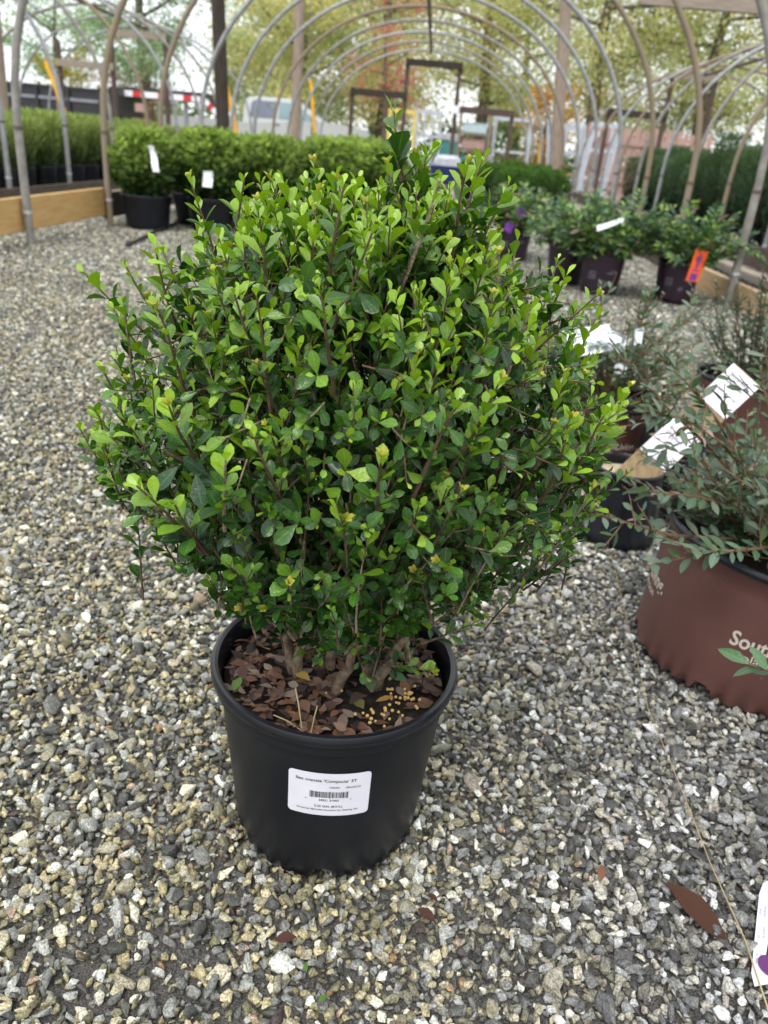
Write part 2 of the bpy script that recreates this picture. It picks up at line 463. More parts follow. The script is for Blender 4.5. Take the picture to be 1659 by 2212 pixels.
def stone_mat():
    m = bpy.data.materials.new('stone'); m.use_nodes = True
    n, l = m.node_tree.nodes, m.node_tree.links
    b = n['Principled BSDF']; b.inputs['Specular IOR Level'].default_value = 0.45
    at = n.new('ShaderNodeAttribute'); at.attribute_type = 'INSTANCER'; at.attribute_name = 'scol'
    ge = n.new('ShaderNodeNewGeometry')
    n1 = n.new('ShaderNodeTexNoise'); n1.inputs['Scale'].default_value = 420; n1.inputs['Detail'].default_value = 4
    n2 = n.new('ShaderNodeTexNoise'); n2.inputs['Scale'].default_value = 150; n2.inputs['Detail'].default_value = 3
    l.new(ge.outputs['Position'], n1.inputs['Vector']); l.new(ge.outputs['Position'], n2.inputs['Vector'])
    r1 = n.new('ShaderNodeMapRange'); r1.inputs['From Min'].default_value = .3; r1.inputs['From Max'].default_value = .7
    r1.inputs['To Min'].default_value = .38; r1.inputs['To Max'].default_value = 1.55
    l.new(n1.outputs['Fac'], r1.inputs['Value'])
    r3 = n.new('ShaderNodeMapRange'); r3.inputs['From Min'].default_value = .3; r3.inputs['From Max'].default_value = .7
    r3.inputs['To Min'].default_value = .7; r3.inputs['To Max'].default_value = 1.25
    l.new(n2.outputs['Fac'], r3.inputs['Value'])
    mu = n.new('ShaderNodeMath'); mu.operation = 'MULTIPLY'; l.new(r1.outputs[0], mu.inputs[0]); l.new(r3.outputs[0], mu.inputs[1])
    vm = n.new('ShaderNodeVectorMath'); vm.operation = 'SCALE'; l.new(at.outputs['Color'], vm.inputs[0]); l.new(mu.outputs[0], vm.inputs['Scale'])
    l.new(vm.outputs[0], b.inputs['Base Color'])
    rr = n.new('ShaderNodeMapRange'); rr.inputs['To Min'].default_value = .35; rr.inputs['To Max'].default_value = .8
    l.new(n2.outputs['Fac'], rr.inputs['Value']); l.new(rr.outputs[0], b.inputs['Roughness'])
    bp = n.new('ShaderNodeBump'); bp.inputs['Strength'].default_value = .5; bp.inputs['Distance'].default_value = .002
    l.new(n1.outputs['Fac'], bp.inputs['Height']); l.new(bp.outputs[0], b.inputs['Normal'])
    return m
MATS['stone'] = stone_mat()
NST = 20
for i in range(NST):
    me = stone_mesh(i); me.materials.append(MATS['stone'])
    STONES.objects.link(bpy.data.objects.new('gravel_stone_%02d' % i, me))
PAL = np.array([(.045, .046, .048), (.082, .082, .083), (.16, .16, .163), (.27, .27, .277), (.43, .43, .435),
                (.16, .142, .088), (.25, .222, .135), (.40, .335, .205), (.56, .475, .32), (.74, .69, .60), (.70, .70, .70),
                (.34, .19, .09), (.055, .032, .036), (.42, .29, .22)])
PW = np.array([.10, .10, .13, .12, .08, .11, .125, .115, .10, .055, .035, .006, .010, .010]); PW /= PW.sum()
def cells(x0, x1, y0, y1, s):
    nx, ny = int((x1 - x0) / s), int((y1 - y0) / s)
    X, Y = np.meshgrid(x0 + (np.arange(nx) + .5) * s, y0 + (np.arange(ny) + .5) * s)
    P = np.stack([X.ravel(), Y.ravel()], -1)
    return P + RNG.uniform(-.5, .5, P.shape) * s
def inview(P, marg=0.35):
    x, y = P[:, 0], P[:, 1]
    return (x > -.30 - .50 * y - marg) & (x < .25 + .56 * y + marg)
sets = []
def layer(y0, y1, s, d0, d1, dz, frac=1.0, sig=.25):
    P = cells(-3.2, 2.75, y0, y1, s); P = P[inview(P)]
    if frac < 1: P = P[RNG.random(len(P)) < frac]
    d = np.clip(np.exp(RNG.normal(math.log((d0 * d1) ** .5), sig, len(P))), d0 * .7, d1 * 1.3)
    sets.append((P, d, dz + 0 * d))
layer(.22, 1.75, .0088, .0085, .0125, -.0085)
layer(.22, 1.75, .0110, .0105, .016, -.0032, .74)
layer(.22, 1.75, .020, .014, .022, -.001, .40)
layer(.22, 1.75, .055, .019, .026, .001, .26)
layer(1.75, 4.2, .0105, .009, .015, -.006)
layer(1.75, 4.2, .017, .012, .019, -.001, .55)
layer(1.75, 4.2, .06, .019, .027, .001, .3)
layer(4.2, 8.8, .0175, .014, .023, -.004)
layer(4.2, 8.8, .035, .018, .030, 0, .4)
for (cx, cy, cr_) in ((-.061, .757, .118), (.643, 1.222, .188), (.535, 2.055, .115), (.52, 1.70, .098)):
    k_ = int(cr_ * 1500); aa = RNG.uniform(0, 2 * PI, k_); q = cr_ + .004 + np.abs(RNG.normal(0, .014, k_))
    sets.append((np.stack([cx + q * np.cos(aa), cy + q * np.sin(aa)], 1), RNG.uniform(.009, .018, k_), RNG.uniform(0, .007, k_)))
P = np.concatenate([s[0] for s in sets]); d = np.concatenate([s[1] for s in sets]); dz = np.concatenate([s[2] for s in sets])
# worn patches where the stones are thinner and the grit shows
bare = (np.sin(5.3 * P[:, 0] + 1.7) * np.sin(4.1 * P[:, 1] + .6) + .5 * np.sin(11 * P[:, 0] - 7 * P[:, 1])) > 1.02
patch = ((P[:, 0] + .26) ** 2 / .012 + (P[:, 1] - .52) ** 2 / .003 < 1) | ((P[:, 0] + .12) ** 2 / .006 + (P[:, 1] - .47) ** 2 / .003 < 1)
keep = ~((bare | patch) & (RNG.random(len(P)) < .38))
P, d, dz = P[keep], d[keep], dz[keep]
n = len(P)
z = mound(P[:, 0], P[:, 1]) + dz + RNG.normal(0, .0012, n)
gm = bpy.data.meshes.new('gravel'); gm.vertices.add(n)
gm.vertices.foreach_set('co', np.stack([P[:, 0], P[:, 1], z], -1).astype(np.float32).ravel())
rot = np.stack([RNG.normal(0, .5, n), RNG.normal(0, .5, n), RNG.uniform(0, 6.283, n)], -1).astype(np.float32)
scl = (d[:, None] * RNG.uniform(.85, 1.2, (n, 3))).astype(np.float32)
ci = RNG.choice(len(PAL), n, p=PW)
warm = .5 + .5 * np.sin(1.9 * P[:, 0] - .7 * P[:, 1] + .8)
colr = PAL[ci] * RNG.uniform(.82, 1.2, (n, 1))
colr = np.where((np.abs(colr[:, :1] - colr[:, 2:]) > .08) & (colr[:, :1] > 1.5 * colr[:, 2:]) & (d[:, None] > .018), colr * .6 + .12, colr)
cool = np.clip((P[:, 0] + .05 - .10 * P[:, 1]) / .35, 0, 1)[:, None] * np.clip(.60 - .22 * (P[:, 1:2] - .6), .12, .6)
grey = colr.mean(1, keepdims=True) * np.array([.97, .99, 1.05])
colr = (colr * (1 - cool) + grey * cool) * .93
colr = colr * .88 + np.array([.185, .178, .160]) * .12
colr = colr * (1 - .10 * (1 - cool) * np.array([0, -.2, 1.0]))
c4 = np.ones((n, 4), np.float32); c4[:, :3] = colr
for nm, ty, arr in (('rot', 'FLOAT_VECTOR', rot), ('scl', 'FLOAT_VECTOR', scl)):
    a = gm.attributes.new(nm, ty, 'POINT'); a.data.foreach_set('vector', arr.ravel())
a = gm.attributes.new('scol', 'FLOAT_COLOR', 'POINT'); a.data.foreach_set('color', c4.ravel())
a = gm.attributes.new('pick', 'INT', 'POINT'); a.data.foreach_set('value', RNG.integers(0, NST, n).astype(np.int32))
gravel = link('gravel', gm, kind='stuff')
tag(gravel, 'loose grey tan and cream gravel covering the nursery floor', 'gravel')
ng = bpy.data.node_groups.new('gravel_spread', 'GeometryNodeTree')
ng.interface.new_socket('Geometry', in_out='INPUT', socket_type='NodeSocketGeometry')
ng.interface.new_socket('Geometry', in_out='OUTPUT', socket_type='NodeSocketGeometry')
N_, L_ = ng.nodes, ng.links
gi, go = N_.new('NodeGroupInput'), N_.new('NodeGroupOutput')
ci_ = N_.new('GeometryNodeCollectionInfo'); ci_.inputs['Collection'].default_value = STONES
ci_.inputs['Separate Children'].default_value = True; ci_.inputs['Reset Children'].default_value = True
ip = N_.new('GeometryNodeInstanceOnPoints'); ip.inputs['Pick Instance'].default_value = True
def named(nm, ty):
    q = N_.new('GeometryNodeInputNamedAttribute'); q.data_type = ty; q.inputs['Name'].default_value = nm
    return [o for o in q.outputs if o.enabled and o.name == 'Attribute'][0]
L_.new(gi.outputs[0], ip.inputs['Points']); L_.new(ci_.outputs[0], ip.inputs['Instance'])
L_.new(named('pick', 'INT'), ip.inputs['Instance Index'])
L_.new(named('rot', 'FLOAT_VECTOR'), ip.inputs['Rotation']); L_.new(named('scl', 'FLOAT_VECTOR'), ip.inputs['Scale'])
L_.new(ip.outputs[0], go.inputs[0])
md = gravel.modifiers.new('spread', 'NODES'); md.node_group = ng

# ---------------------------------------------------------------- nursery pots
def pot_meshes(rt, rw, rb, h, body, rim, notch=30, soil_drop=.03, nseg=120, seed=1, band=.03, dent=.75):
    def off(i, a):
        if i in (2, 3, 4):
            s_ = dent * (.62 + .38 * math.sin(3 * a + seed)) * max(0.0, math.sin(notch * a + .5 * math.sin(5 * a))) ** .6
            k = (.9, 1.0, .35)[i - 2]
            cut = 1 if abs(((a * 6 / (2 * PI) + .31 * seed) % 1) - .5) < .09 else 0
            return (-.0065 * s_ * k, (.004 * s_ + .014 * cut) * (1 if i < 4 else .5))
        return (0, 0)
    rr = lambda z: rb + (rw - rb) * z / h
    zs = [0.022, .06, h * .4, h * .6, h * .8, h - band - .002]
    prof = [(.001, .012), (rb - .014, .012), (rb - .004, 0), (rb, .004), (rr(.017), .017)] + [(rr(z), z) for z in zs]
    prof += [(rw + .0022, h - band + .001), (rw + .0022, h - .012)]
    b = MB().lathe(prof, body, nseg, off)
    rmb = MB().lathe([(rw + .001, h - .016), (rt - .002, h - .0145), (rt, h - .012), (rt + .0003, h - .006), (rt - .002, h - .001), (rt - .005, h),
                      (rt - .0085, h - .002), (rw - .0035, h - .012), (rw - .005, h - .03), (rr(h * .6) - .004, h * .6)], rim, nseg)
    r = random.Random(seed)
    V, F = [(0, 0, h - soil_drop + .01)], []
    n = 40; rings = 10; rs = rr(h - soil_drop) - .004
    for i in range(1, rings + 1):
        for k in range(n):
            a = 2 * PI * k / n; q = rs * i / rings
            V.append((q * math.cos(a), q * math.sin(a), h - soil_drop + .01 * (1 - i / rings) + r.uniform(-.003, .003)))
    for k in range(n): F.append((0, 1 + k, 1 + (k + 1) % n))
    for i in range(rings - 1):
        for k in range(n):
            F.append((1 + i * n + k, 1 + (i + 1) * n + k, 1 + (i + 1) * n + (k + 1) % n, 1 + i * n + (k + 1) % n))
    s = MB().add(V, F, 'soil')
    return b.mesh('pot_body', True), rmb.mesh('rim', True), s.mesh('soil', True)
def pot(meshes, loc, label, group=None, rz=0, name='nursery_pot', tilt=None):
    root = empty(name, loc, rz, label, 'plant pot', group)
    if tilt: root.rotation_euler = (tilt[0], tilt[1], rz)
    for nm, me in zip(('pot_body', 'rim', 'soil'), meshes): link(nm, me, root)
    return root
def wrap(V, th0, z0, r_at, eps, tiltz=0.0):
    """flat lettering bent round a tapered pot"""
    out = np.zeros_like(V)
    zz = z0 + V[:, 1] + tiltz * V[:, 0]
    r = r_at(zz) + eps
    a = th0 + V[:, 0] / r
    out[:, 0], out[:, 1], out[:, 2] = r * np.cos(a), r * np.sin(a), zz
    return out
def subdiv_long(V, F, mx=.012):
    bm = bmesh.new()
    vs = [bm.verts.new(p) for p in V]
    for f in F:
        try: bm.faces.new([vs[i] for i in f])
        except ValueError: pass
    for _ in range(4):
        E_ = [e for e in bm.edges if e.calc_length() > mx]
        if not E_: break
        bmesh.ops.subdivide_edges(bm, edges=E_, cuts=1)
    bmesh.ops.triangulate(bm, faces=bm.faces)
    bm.verts.index_update()
    V2 = np.array([v.co[:] for v in bm.verts]); F2 = [tuple(v.index for v in f.verts) for f in bm.faces]
    bm.free()
    return V2, F2
def print_part(name, items, m, parent, place):
    """items: (V, F, dx, dy); place maps flat to the surface"""
    mb = MB()
    for V, F, dx, dy in items:
        if not len(V): continue
        V = V + np.array([dx, dy, 0])
        V, F = subdiv_long(V, F)
        mb.add(place(V), F, m)
    return mb.build(name, parent)

POT = (-.061, .757)
PH = .247
rr_main = lambda z: .116 + (.139 - .116) * z / PH
main_pot = pot(pot_meshes(.147, .139, .116, PH, 'black_plastic', 'black_rim', 34, .030, 160, 3), (POT[0], POT[1], 0),
               'black plastic nursery pot with a white barcode sticker on its front')
# sticker: white rectangle with rounded corners, bent to the pot
def rounded(wd, hg, r, n=6):
    pts = []
    for cx, cy, a0 in ((wd / 2 - r, hg / 2 - r, 0), (-wd / 2 + r, hg / 2 - r, 90), (-wd / 2 + r, -hg / 2 + r, 180), (wd / 2 - r, -hg / 2 + r, 270)):
        for k in range(n + 1):
            a = rad(a0 + 90 * k / n); pts.append((cx + r * math.cos(a), cy + r * math.sin(a), 0))
    return pts
def strip_sheet(wd, hg, r, nx=28):
    """rounded rectangle as vertical strips so that it bends cleanly"""
    V, F = [], []
    for i in range(nx + 1):
        t = i / nx; t = .5 - .5 * math.cos(PI * t)
        x = -wd / 2 + wd * t; e = wd / 2 - abs(x)
        cut = r - math.sqrt(max(0, r * r - (r - e) ** 2)) if e < r else 0
        V += [(x, -hg / 2 + cut, 0), (x, hg / 2 - cut, 0)]
    for i in range(nx): F.append((2 * i, 2 * i + 2, 2 * i + 3, 2 * i + 1))
    return np.array(V), F
TH = rad(-84.5)
place = lambda e: (lambda V: wrap(V, TH, .153, rr_main, e, -.012))
SV, SF = strip_sheet(.092, .068, .005)
sticker = MB().add(place(.0007)(SV), SF, 'white_label').build('label_sticker', main_pot, True)
items = []
for s, size, x, y, b in (("Ilex crenata 'Compacta' 3T", .0062, -.004, .0225, .00006), ('LINU01', .0036, .006, .0125, .00004), ('VEN103121', .0036, .0265, .0125, .00004),
                   ('0', .0032, -.0255, -.0075, .00004), ('34221 31003', .0043, 0, -.0085, .00006), ('7', .0032, .0245, -.0075, .00004),
                   ('2.25 GAL (8.51L)', .0045, 0, -.0185, .00005), ('Grown by: McCorkle Nurseries, Inc. Dearing, GA', .0034, -.001, -.0245, .00004)):
    V, F = text_mesh(s, size, b); items.append((V, F, x, y))
br = random.Random(5); x = -.0215; bars = []
while x < .0215:
    wd = br.choice((.0004, .0004, .0007, .0011, .0004)); gap = br.choice((.0004, .0005, .0008, .0004))
    bars.append((x + wd / 2, 0, wd, .0105 if not (-.019 < x < .019 and abs(x) > .0012) else .0095)); x += wd + gap
V, F = rects(bars); items.append((V, F, 0, .0005))
print_part('printed_text', items, 'print_ink', sticker, place(.0011))
# a small clod stuck under the rim

# ---------------------------------------------------------------- shoots and leaves
def shoot_path(B, D, Ln, bend=(0, 0, 0), seg=6, wob=.0, rg=RNG):
    B, D, bend = np.array(B, float), unit(np.array(D, float)), np.array(bend, float)
    pts = [B.copy()]; d_ = D.copy(); ds = Ln / seg
    for k in range(seg):
        d_ = unit(d_ + bend * ds / max(Ln, 1e-6) + rg.normal(0, wob, 3))
        pts.append(pts[-1] + d_ * ds)
    return np.array(pts)
def along(path, t):
    """point and tangent at fractions t of the path"""
    n = len(path) - 1
    f = np.clip(t * n, 0, n - 1e-6); i = f.astype(int); u = (f - i)[:, None]
    return path[i] * (1 - u) + path[i + 1] * u, unit(path[i + 1] - path[i])
def frame(T, ref):
    S = unit(np.cross(T, ref)); return S, np.cross(S, T)

class Leafer:
    def __init__(s): s.P, s.A, s.N, s.L, s.W, s.C, s.K = [], [], [], [], [], [], []
    def put(s, P, A, N, L, W, C, K=None):
        n = len(P)
        s.P.append(P); s.A.append(A); s.N.append(N); s.L.append(np.broadcast_to(L, (n,))); s.W.append(np.broadcast_to(W, (n,)))
        s.C.append(np.broadcast_to(C, (n, 3))); s.K.append(np.ones(n) if K is None else K)
    def cat(s):
        return [np.concatenate(q) for q in (s.P, s.A, s.N, s.L, s.W, s.C, s.K)]

def largest_in_view(P, A, N, L, W, count, blockers=None):
    """indices of the leaves that show largest from the path where people stand (the camera), nothing in front of them"""
    cp = np.array([0, 0, CAM_H])
    C_ = P + A * (L * .55)[:, None]
    v = C_ - cp; dist = np.linalg.norm(v, axis=1); v = v / dist[:, None]
    area = np.abs((unit(N) * v).sum(1)) * L * L * W / dist ** 2
    order = np.argsort(-area)
    return C_, v, dist, area, order

def split_leaves(prefix, lf, T, m, root, count, origin, nvar=4, stuffname='foliage'):
    P, A, N, L, W, C, K = lf
    V, F, cc, uv = leaves(P, A, N, L, W, C, T, K)
    tree = BVHTree.FromPolygons([tuple(p) for p in V], [tuple(f) for f in F], epsilon=0)
    kf = len(T[2])
    C_, v, dist, area, order = largest_in_view(P, A, N, L, W, count)
    cp = Vector((0, 0, CAM_H)); chosen = []
    o_ = np.array(origin)
    for i in order:
        if len(chosen) >= count: break
        tgt = Vector(C_[i] + o_); dv = tgt - cp
        hit = tree.ray_cast(cp - Vector(o_), dv.normalized(), dv.length + .004)
        if hit[2] is not None and hit[2] // kf == i: chosen.append(i)
    ch = np.zeros(len(P), bool); ch[chosen] = True
    rest = ~ch
    link(stuffname, leaf_mesh(stuffname, P[rest], A[rest], N[rest], L[rest], W[rest], C[rest], T, m, K[rest]), root, kind='stuff')
    if not chosen: return
    # shared meshes: a few shapes x a few colours
    cols = C[chosen]
    lum = cols @ np.array([.3, .6, .1]); qs = np.quantile(lum, np.linspace(0, 1, nvar + 1)); shapes = (.6, 1.2)
    meshes = {}
    for b in range(nvar):
        sel = cols[(lum >= qs[b]) & (lum <= qs[b + 1])]
        mc = sel.mean(0)
        for si, sh in enumerate(shapes):
            meshes[b, si] = leaf_mesh('leaf', np.zeros((1, 3)), np.array([[0, 1., 0]]), np.array([[0, 0, 1.]]), np.array([1.]), np.array([1.]), mc[None], T, m, np.array([sh]))
    for j, i in enumerate(chosen):
        b = int(np.clip(np.searchsorted(qs, lum[j], 'right') - 1, 0, nvar - 1))
        o = link('leaf', meshes[b, 0 if K[i] < .9 else 1], root)
        a = unit(A[i]); s_ = unit(np.cross(a, N[i])); n_ = np.cross(s_, a)
        o.matrix_local = Matrix(((s_[0] * L[i] * W[i], a[0] * L[i], n_[0] * L[i], P[i][0]), (s_[1] * L[i] * W[i], a[1] * L[i], n_[1] * L[i], P[i][1]),
                                 (s_[2] * L[i] * W[i], a[2] * L[i], n_[2] * L[i], P[i][2]), (0, 0, 0, 1)))

# ---------------------------------------------------------------- the holly in the pot
HX, HY = -.052, .757
holly = empty('holly_shrub', (HX, HY, PH - .042), 0, 'dense round holly bush with small glossy leaves in the black pot with the white sticker', 'shrub')
HO = np.array([HX, HY, PH - .042])
prof_z = np.array([.05, .09, .13, .18, .24, .30, .36, .42, .48, .53, .57])
prof_r = np.array([.003, .026, .086, .158, .218, .254, .252, .226, .182, .128, .075])
def crown_r(z): return np.interp(z, prof_z, prof_r)
lf = Leafer()
tw = MB()
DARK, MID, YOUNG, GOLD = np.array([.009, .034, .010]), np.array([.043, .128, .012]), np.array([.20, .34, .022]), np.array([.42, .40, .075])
def holly_shoot(B, D, Ln, bend, vig=1.0, light=0.5, gold=False, rad0=.00095, leaf=1.0, start=.12):
    path = shoot_path(B, D, Ln, bend, 6, .05)
    nl = max(5, int((1 - start) * Ln / .0053))
    t = np.linspace(start, 1.0, nl) ** .92
    p, T_ = along(path, t)
    ref = np.array([.3, .5, .81]); S, U = frame(T_, ref)
    ph = np.arange(nl) * 2.4 + RNG.uniform(0, 6.28) + RNG.normal(0, .25, nl)
    rdir = S * np.cos(ph)[:, None] + U * np.sin(ph)[:, None]
    ang = np.radians(np.interp(t, [0, .8, 1], [62, 48, 24]) + RNG.normal(0, 9, nl))
    A = T_ * np.cos(ang)[:, None] + rdir * np.sin(ang)[:, None]
    A = A + np.array([0, 0, .22])
    N = T_ * np.sin(ang)[:, None] - rdir * np.cos(ang)[:, None] + np.array([0, 0, .45]) + RNG.normal(0, .22, (nl, 3))
    L = np.interp(t, [0, .55, .85, 1], [.0178, .0192, .0160, .0095]) * RNG.uniform(.62, 1.28, nl) * RNG.uniform(.85, 1.15) * vig * leaf
    W = RNG.uniform(.72, 1.04, nl)
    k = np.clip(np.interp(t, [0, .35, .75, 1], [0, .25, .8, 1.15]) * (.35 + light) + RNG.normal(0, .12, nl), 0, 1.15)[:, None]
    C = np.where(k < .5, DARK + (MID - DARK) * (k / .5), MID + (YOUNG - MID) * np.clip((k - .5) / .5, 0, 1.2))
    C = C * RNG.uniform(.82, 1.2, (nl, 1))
    lf.put(p, A, N, L, W, C, RNG.uniform(.2, 1.6, nl))
    if gold:
        m_ = 5; tip = path[-1]; tg = unit(path[-1] - path[-2])[None]
        S1, U1 = frame(tg, ref); q = np.arange(m_) * 1.3
        rd = S1 * np.cos(q)[:, None] + U1 * np.sin(q)[:, None]
        Ag = tg * 1.0 + rd * .45
        lf.put(np.repeat(tip[None], m_, 0), Ag, tg - rd, RNG.uniform(.006, .0105, m_) * vig, RNG.uniform(.65, .9, m_), GOLD * RNG.uniform(.6, 1.1, (m_, 1)) * np.array([1, .9 + .2 * RNG.random(), .8]), np.ones(m_))
    n = len(path)
    tw.tube(path, list(np.linspace(rad0 * 1.25, rad0 * .55, n)), 'twig_brown' if RNG.random() < .75 else 'bark', 5, False)
    return path
tips = []
NSH = 1500
stem_top = [(-.045, -.035, .11), (.03, -.05, .12), (.055, .02, .13), (-.065, .03, .12), (0, .055, .13), (-.02, -.005, .16), (.075, -.03, .10), (-.085, -.02, .10)]
stem_base = [(-.052, -.018), (-.012, -.042), (.022, -.012), (-.035, .03), (.012, .032), (-.012, .0), (.03, -.016), (-.048, -.008)]
for i in range(NSH):
    # outer shell first, then filling shoots inside
    zz = float(np.interp(RNG.random(), [0, .12, .35, .65, .88, 1], [.11, .16, .235, .36, .49, .565]))
    az = RNG.uniform(0, 2 * PI)
    f = RNG.random() ** .30 if i < 1150 else RNG.uniform(.25, .8)
    lump = 1 + .07 * math.sin(3 * az + 9 * zz) + .05 * math.sin(5 * az - 17 * zz + 2)
    r = crown_r(zz) * f * lump
    tip = np.array([r * math.cos(az), r * math.sin(az), zz])
    fan = unit(tip - np.array([0, 0, -.02]))
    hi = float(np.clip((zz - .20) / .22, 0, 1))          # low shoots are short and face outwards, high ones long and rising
    D = unit(fan * np.array([1, 1, .45 + .55 * hi]) + np.array([0, 0, .02 + .55 * hi]) + RNG.normal(0, .24, 3))
    Ln = RNG.uniform(.045, .075) * (1 - hi) + RNG.uniform(.07, .145) * hi
    B = tip - D * Ln
    light = np.interp(zz, [.05, .22, .38, .55], [.02, .16, .50, .85]) * (.5 + .6 * f) + RNG.normal(0, .17)  # darker towards the bottom: leaf age and crown shade both put into the colour
    if i >= 1150: light = .05  # inner shoots: shade inside the crown put into their leaf colour
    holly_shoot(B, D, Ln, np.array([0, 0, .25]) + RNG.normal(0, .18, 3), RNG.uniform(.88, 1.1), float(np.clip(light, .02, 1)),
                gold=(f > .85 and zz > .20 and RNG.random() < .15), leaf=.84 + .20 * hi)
    # the twig back to its stem
    st = stem_top[int(np.argmin([np.linalg.norm(B[:2] - np.array(s[:2])) + .3 * RNG.random() * .1 for s in stem_top]))]
    s0 = np.array(st) * RNG.uniform(.7, 1.0)
    if i % 12 == 0 and np.linalg.norm(B[:2]) < .12:
        midp = (s0 + B) / 2 + np.array([0, 0, -.012]) + RNG.normal(0, .008, 3)
        tw.tube([s0, midp, B], [.0026, .002, .0014], 'bark', 5, False)
for i in range(34):                                     # the loose peak right of the middle
    a = RNG.uniform(0, 2 * PI); q = .10 * math.sqrt(RNG.random())
    tip = np.array([.025 + q * math.cos(a), q * math.sin(a) - .01, .60 - .9 * q + RNG.normal(0, .012)])
    D = unit(np.array([.5 * math.cos(a) * q / .1, .5 * math.sin(a) * q / .1, 1.0]) + RNG.normal(0, .18, 3)); ln_ = RNG.uniform(.07, .12)
    holly_shoot(tip - D * ln_, D, ln_, (0, 0, .1), RNG.uniform(.85, 1.1), RNG.uniform(.4, .95), gold=RNG.random() < .25)
# long shoots that stand out of the outline
for tip, base, vig, li in (((.008, -.015, .622), (.03, -.015, .535), 1.45, .42), ((.016, -.01, .60), (.04, .0, .54), 1.1, .5),
                       ((-.276, -.015, .459), (-.20, -.01, .395), 1.2, .55), ((-.225, -.02, .475), (-.185, -.02, .40), 1.05, .6),
                       ((-.168, -.02, .552), (-.13, -.01, .45), 1.0, .8), ((.125, -.015, .565), (.06, -.01, .495), 1.1, .55),
                       ((.205, -.02, .492), (.15, -.02, .41), 1.0, .7), ((.235, -.02, .462), (.17, -.02, .36), 1.05, .8),
                       ((.265, -.02, .40), (.20, -.02, .29), 1.05, .8), ((.262, -.03, .355), (.20, -.03, .275), 1.0, .7),
                       ((-.10, -.16, .50), (-.08, -.12, .40), .82, .75), ((.04, -.20, .43), (.02, -.15, .33), .82, .75),
                       ((-.05, -.215, .40), (-.04, -.16, .31), .82, .8), ((.09, -.19, .36), (.06, -.14, .28), .82, .85),
                       ((.15, -.13, .26), (.10, -.10, .19), .82, .9), ((.07, -.185, .26), (.05, -.13, .2), .82, .75),
                       ((.10, -.085, .10), (.05, -.05, .07), 1.0, .75), ((.155, -.05, .135), (.09, -.03, .09), 1.0, .75)):
    tip, base = np.array(tip), np.array(base)
    holly_shoot(base, tip - base, np.linalg.norm(tip - base), (0, 0, .1), vig, li, gold=li > .6, rad0=.0012)
# the big-leaved shoot low on the left of the front
for k, (L_, dx, dy, dz) in enumerate(((.036, -.022, -.012, -.024), (.038, .010, -.018, -.030), (.034, -.012, -.005, .012), (.030, -.030, -.01, .006), (.036, .016, -.012, -.034))):
    b = np.array([-.128 + .011 * k, -.192 + .003 * k, .352 - .006 * k])
    a = unit(np.array([dx, dy, dz]))
    lf.put(b[None], a[None], (np.array([0, -.75, .65]) + RNG.normal(0, .15, 3))[None], np.array([L_ * .8]), np.array([.8]), np.array([[.02, .066, .022]]) * RNG.uniform(.9, 1.3), np.array([.6]))
tw.tube([(-.14, -.19, .360), (-.106, -.182, .34), (-.075, -.155, .30), (-.04, -.10, .25)], [.0014, .0019, .0022, .0026], 'twig_brown', 6, False)
# low skirts of leaves just above the soil
for i in range(950):                                    # short side rosettes close the lower and middle surface
    az = RNG.uniform(0, 2 * PI); zz = RNG.uniform(.138, .50); r = crown_r(zz) * RNG.uniform(.72, 1.03)
    tip = np.array([r * math.cos(az), r * math.sin(az), zz])
    D = unit(np.array([math.cos(az), math.sin(az), RNG.normal(.12, .3)]) + RNG.normal(0, .25, 3)); ln_ = RNG.uniform(.022, .042)
    lt = float(np.clip(np.interp(zz, [.13, .30, .47], [.05, .28, .5]) + RNG.normal(0, .2), 0, 1))  # low rosettes darker as well, crown shade included in the colour
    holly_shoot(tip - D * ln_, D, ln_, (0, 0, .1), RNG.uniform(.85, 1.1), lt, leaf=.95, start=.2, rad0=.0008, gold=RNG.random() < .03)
for i in range(60):
    az = RNG.uniform(0, 2 * PI); zz = RNG.uniform(.30, .56); r = crown_r(zz) * 1.0
    tip = np.array([r * math.cos(az), r * math.sin(az), zz])
    D = unit(unit(tip) + np.array([0, 0, .5]) + RNG.normal(0, .2, 3)); ex = RNG.uniform(.01, .042)
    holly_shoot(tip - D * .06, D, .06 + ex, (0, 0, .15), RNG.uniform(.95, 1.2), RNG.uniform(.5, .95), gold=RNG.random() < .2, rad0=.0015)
for i in range(15):
    az = RNG.uniform(0, 2 * PI); r = RNG.uniform(.02, .05)
    B = np.array([r * math.cos(az) * .6, r * math.sin(az) * .6, RNG.uniform(.055, .095)])
    D = np.array([math.cos(az), math.sin(az), RNG.uniform(-.35, .25)])
    holly_shoot(B, D, RNG.uniform(.035, .06), (0, 0, -.1), 1.0, RNG.uniform(.0, .4), start=.3)
tw.build('twigs', holly, True, kind='stuff')
hl = lf.cat()
split_leaves('holly', hl, T_HOLLY, MATS['holly_leaf'], holly, 300, HO)
rs = random.Random(3)
for (bx, by), (tx, ty, tz) in zip(stem_base, stem_top):
    pts = []
    for k in range(9):
        t = k / 8
        pts.append((bx + (tx - bx) * t + rs.uniform(-.003, .003), by + (ty - by) * t + rs.uniform(-.003, .003), -.015 + (tz + .03) * t))
    r0 = rs.uniform(.0045, .0075)
    MB().tube(pts, [r0 * (1.25 - .6 * k / 8) * rs.uniform(.93, 1.07) for k in range(9)], 'bark', 9).build('stem', holly, True)

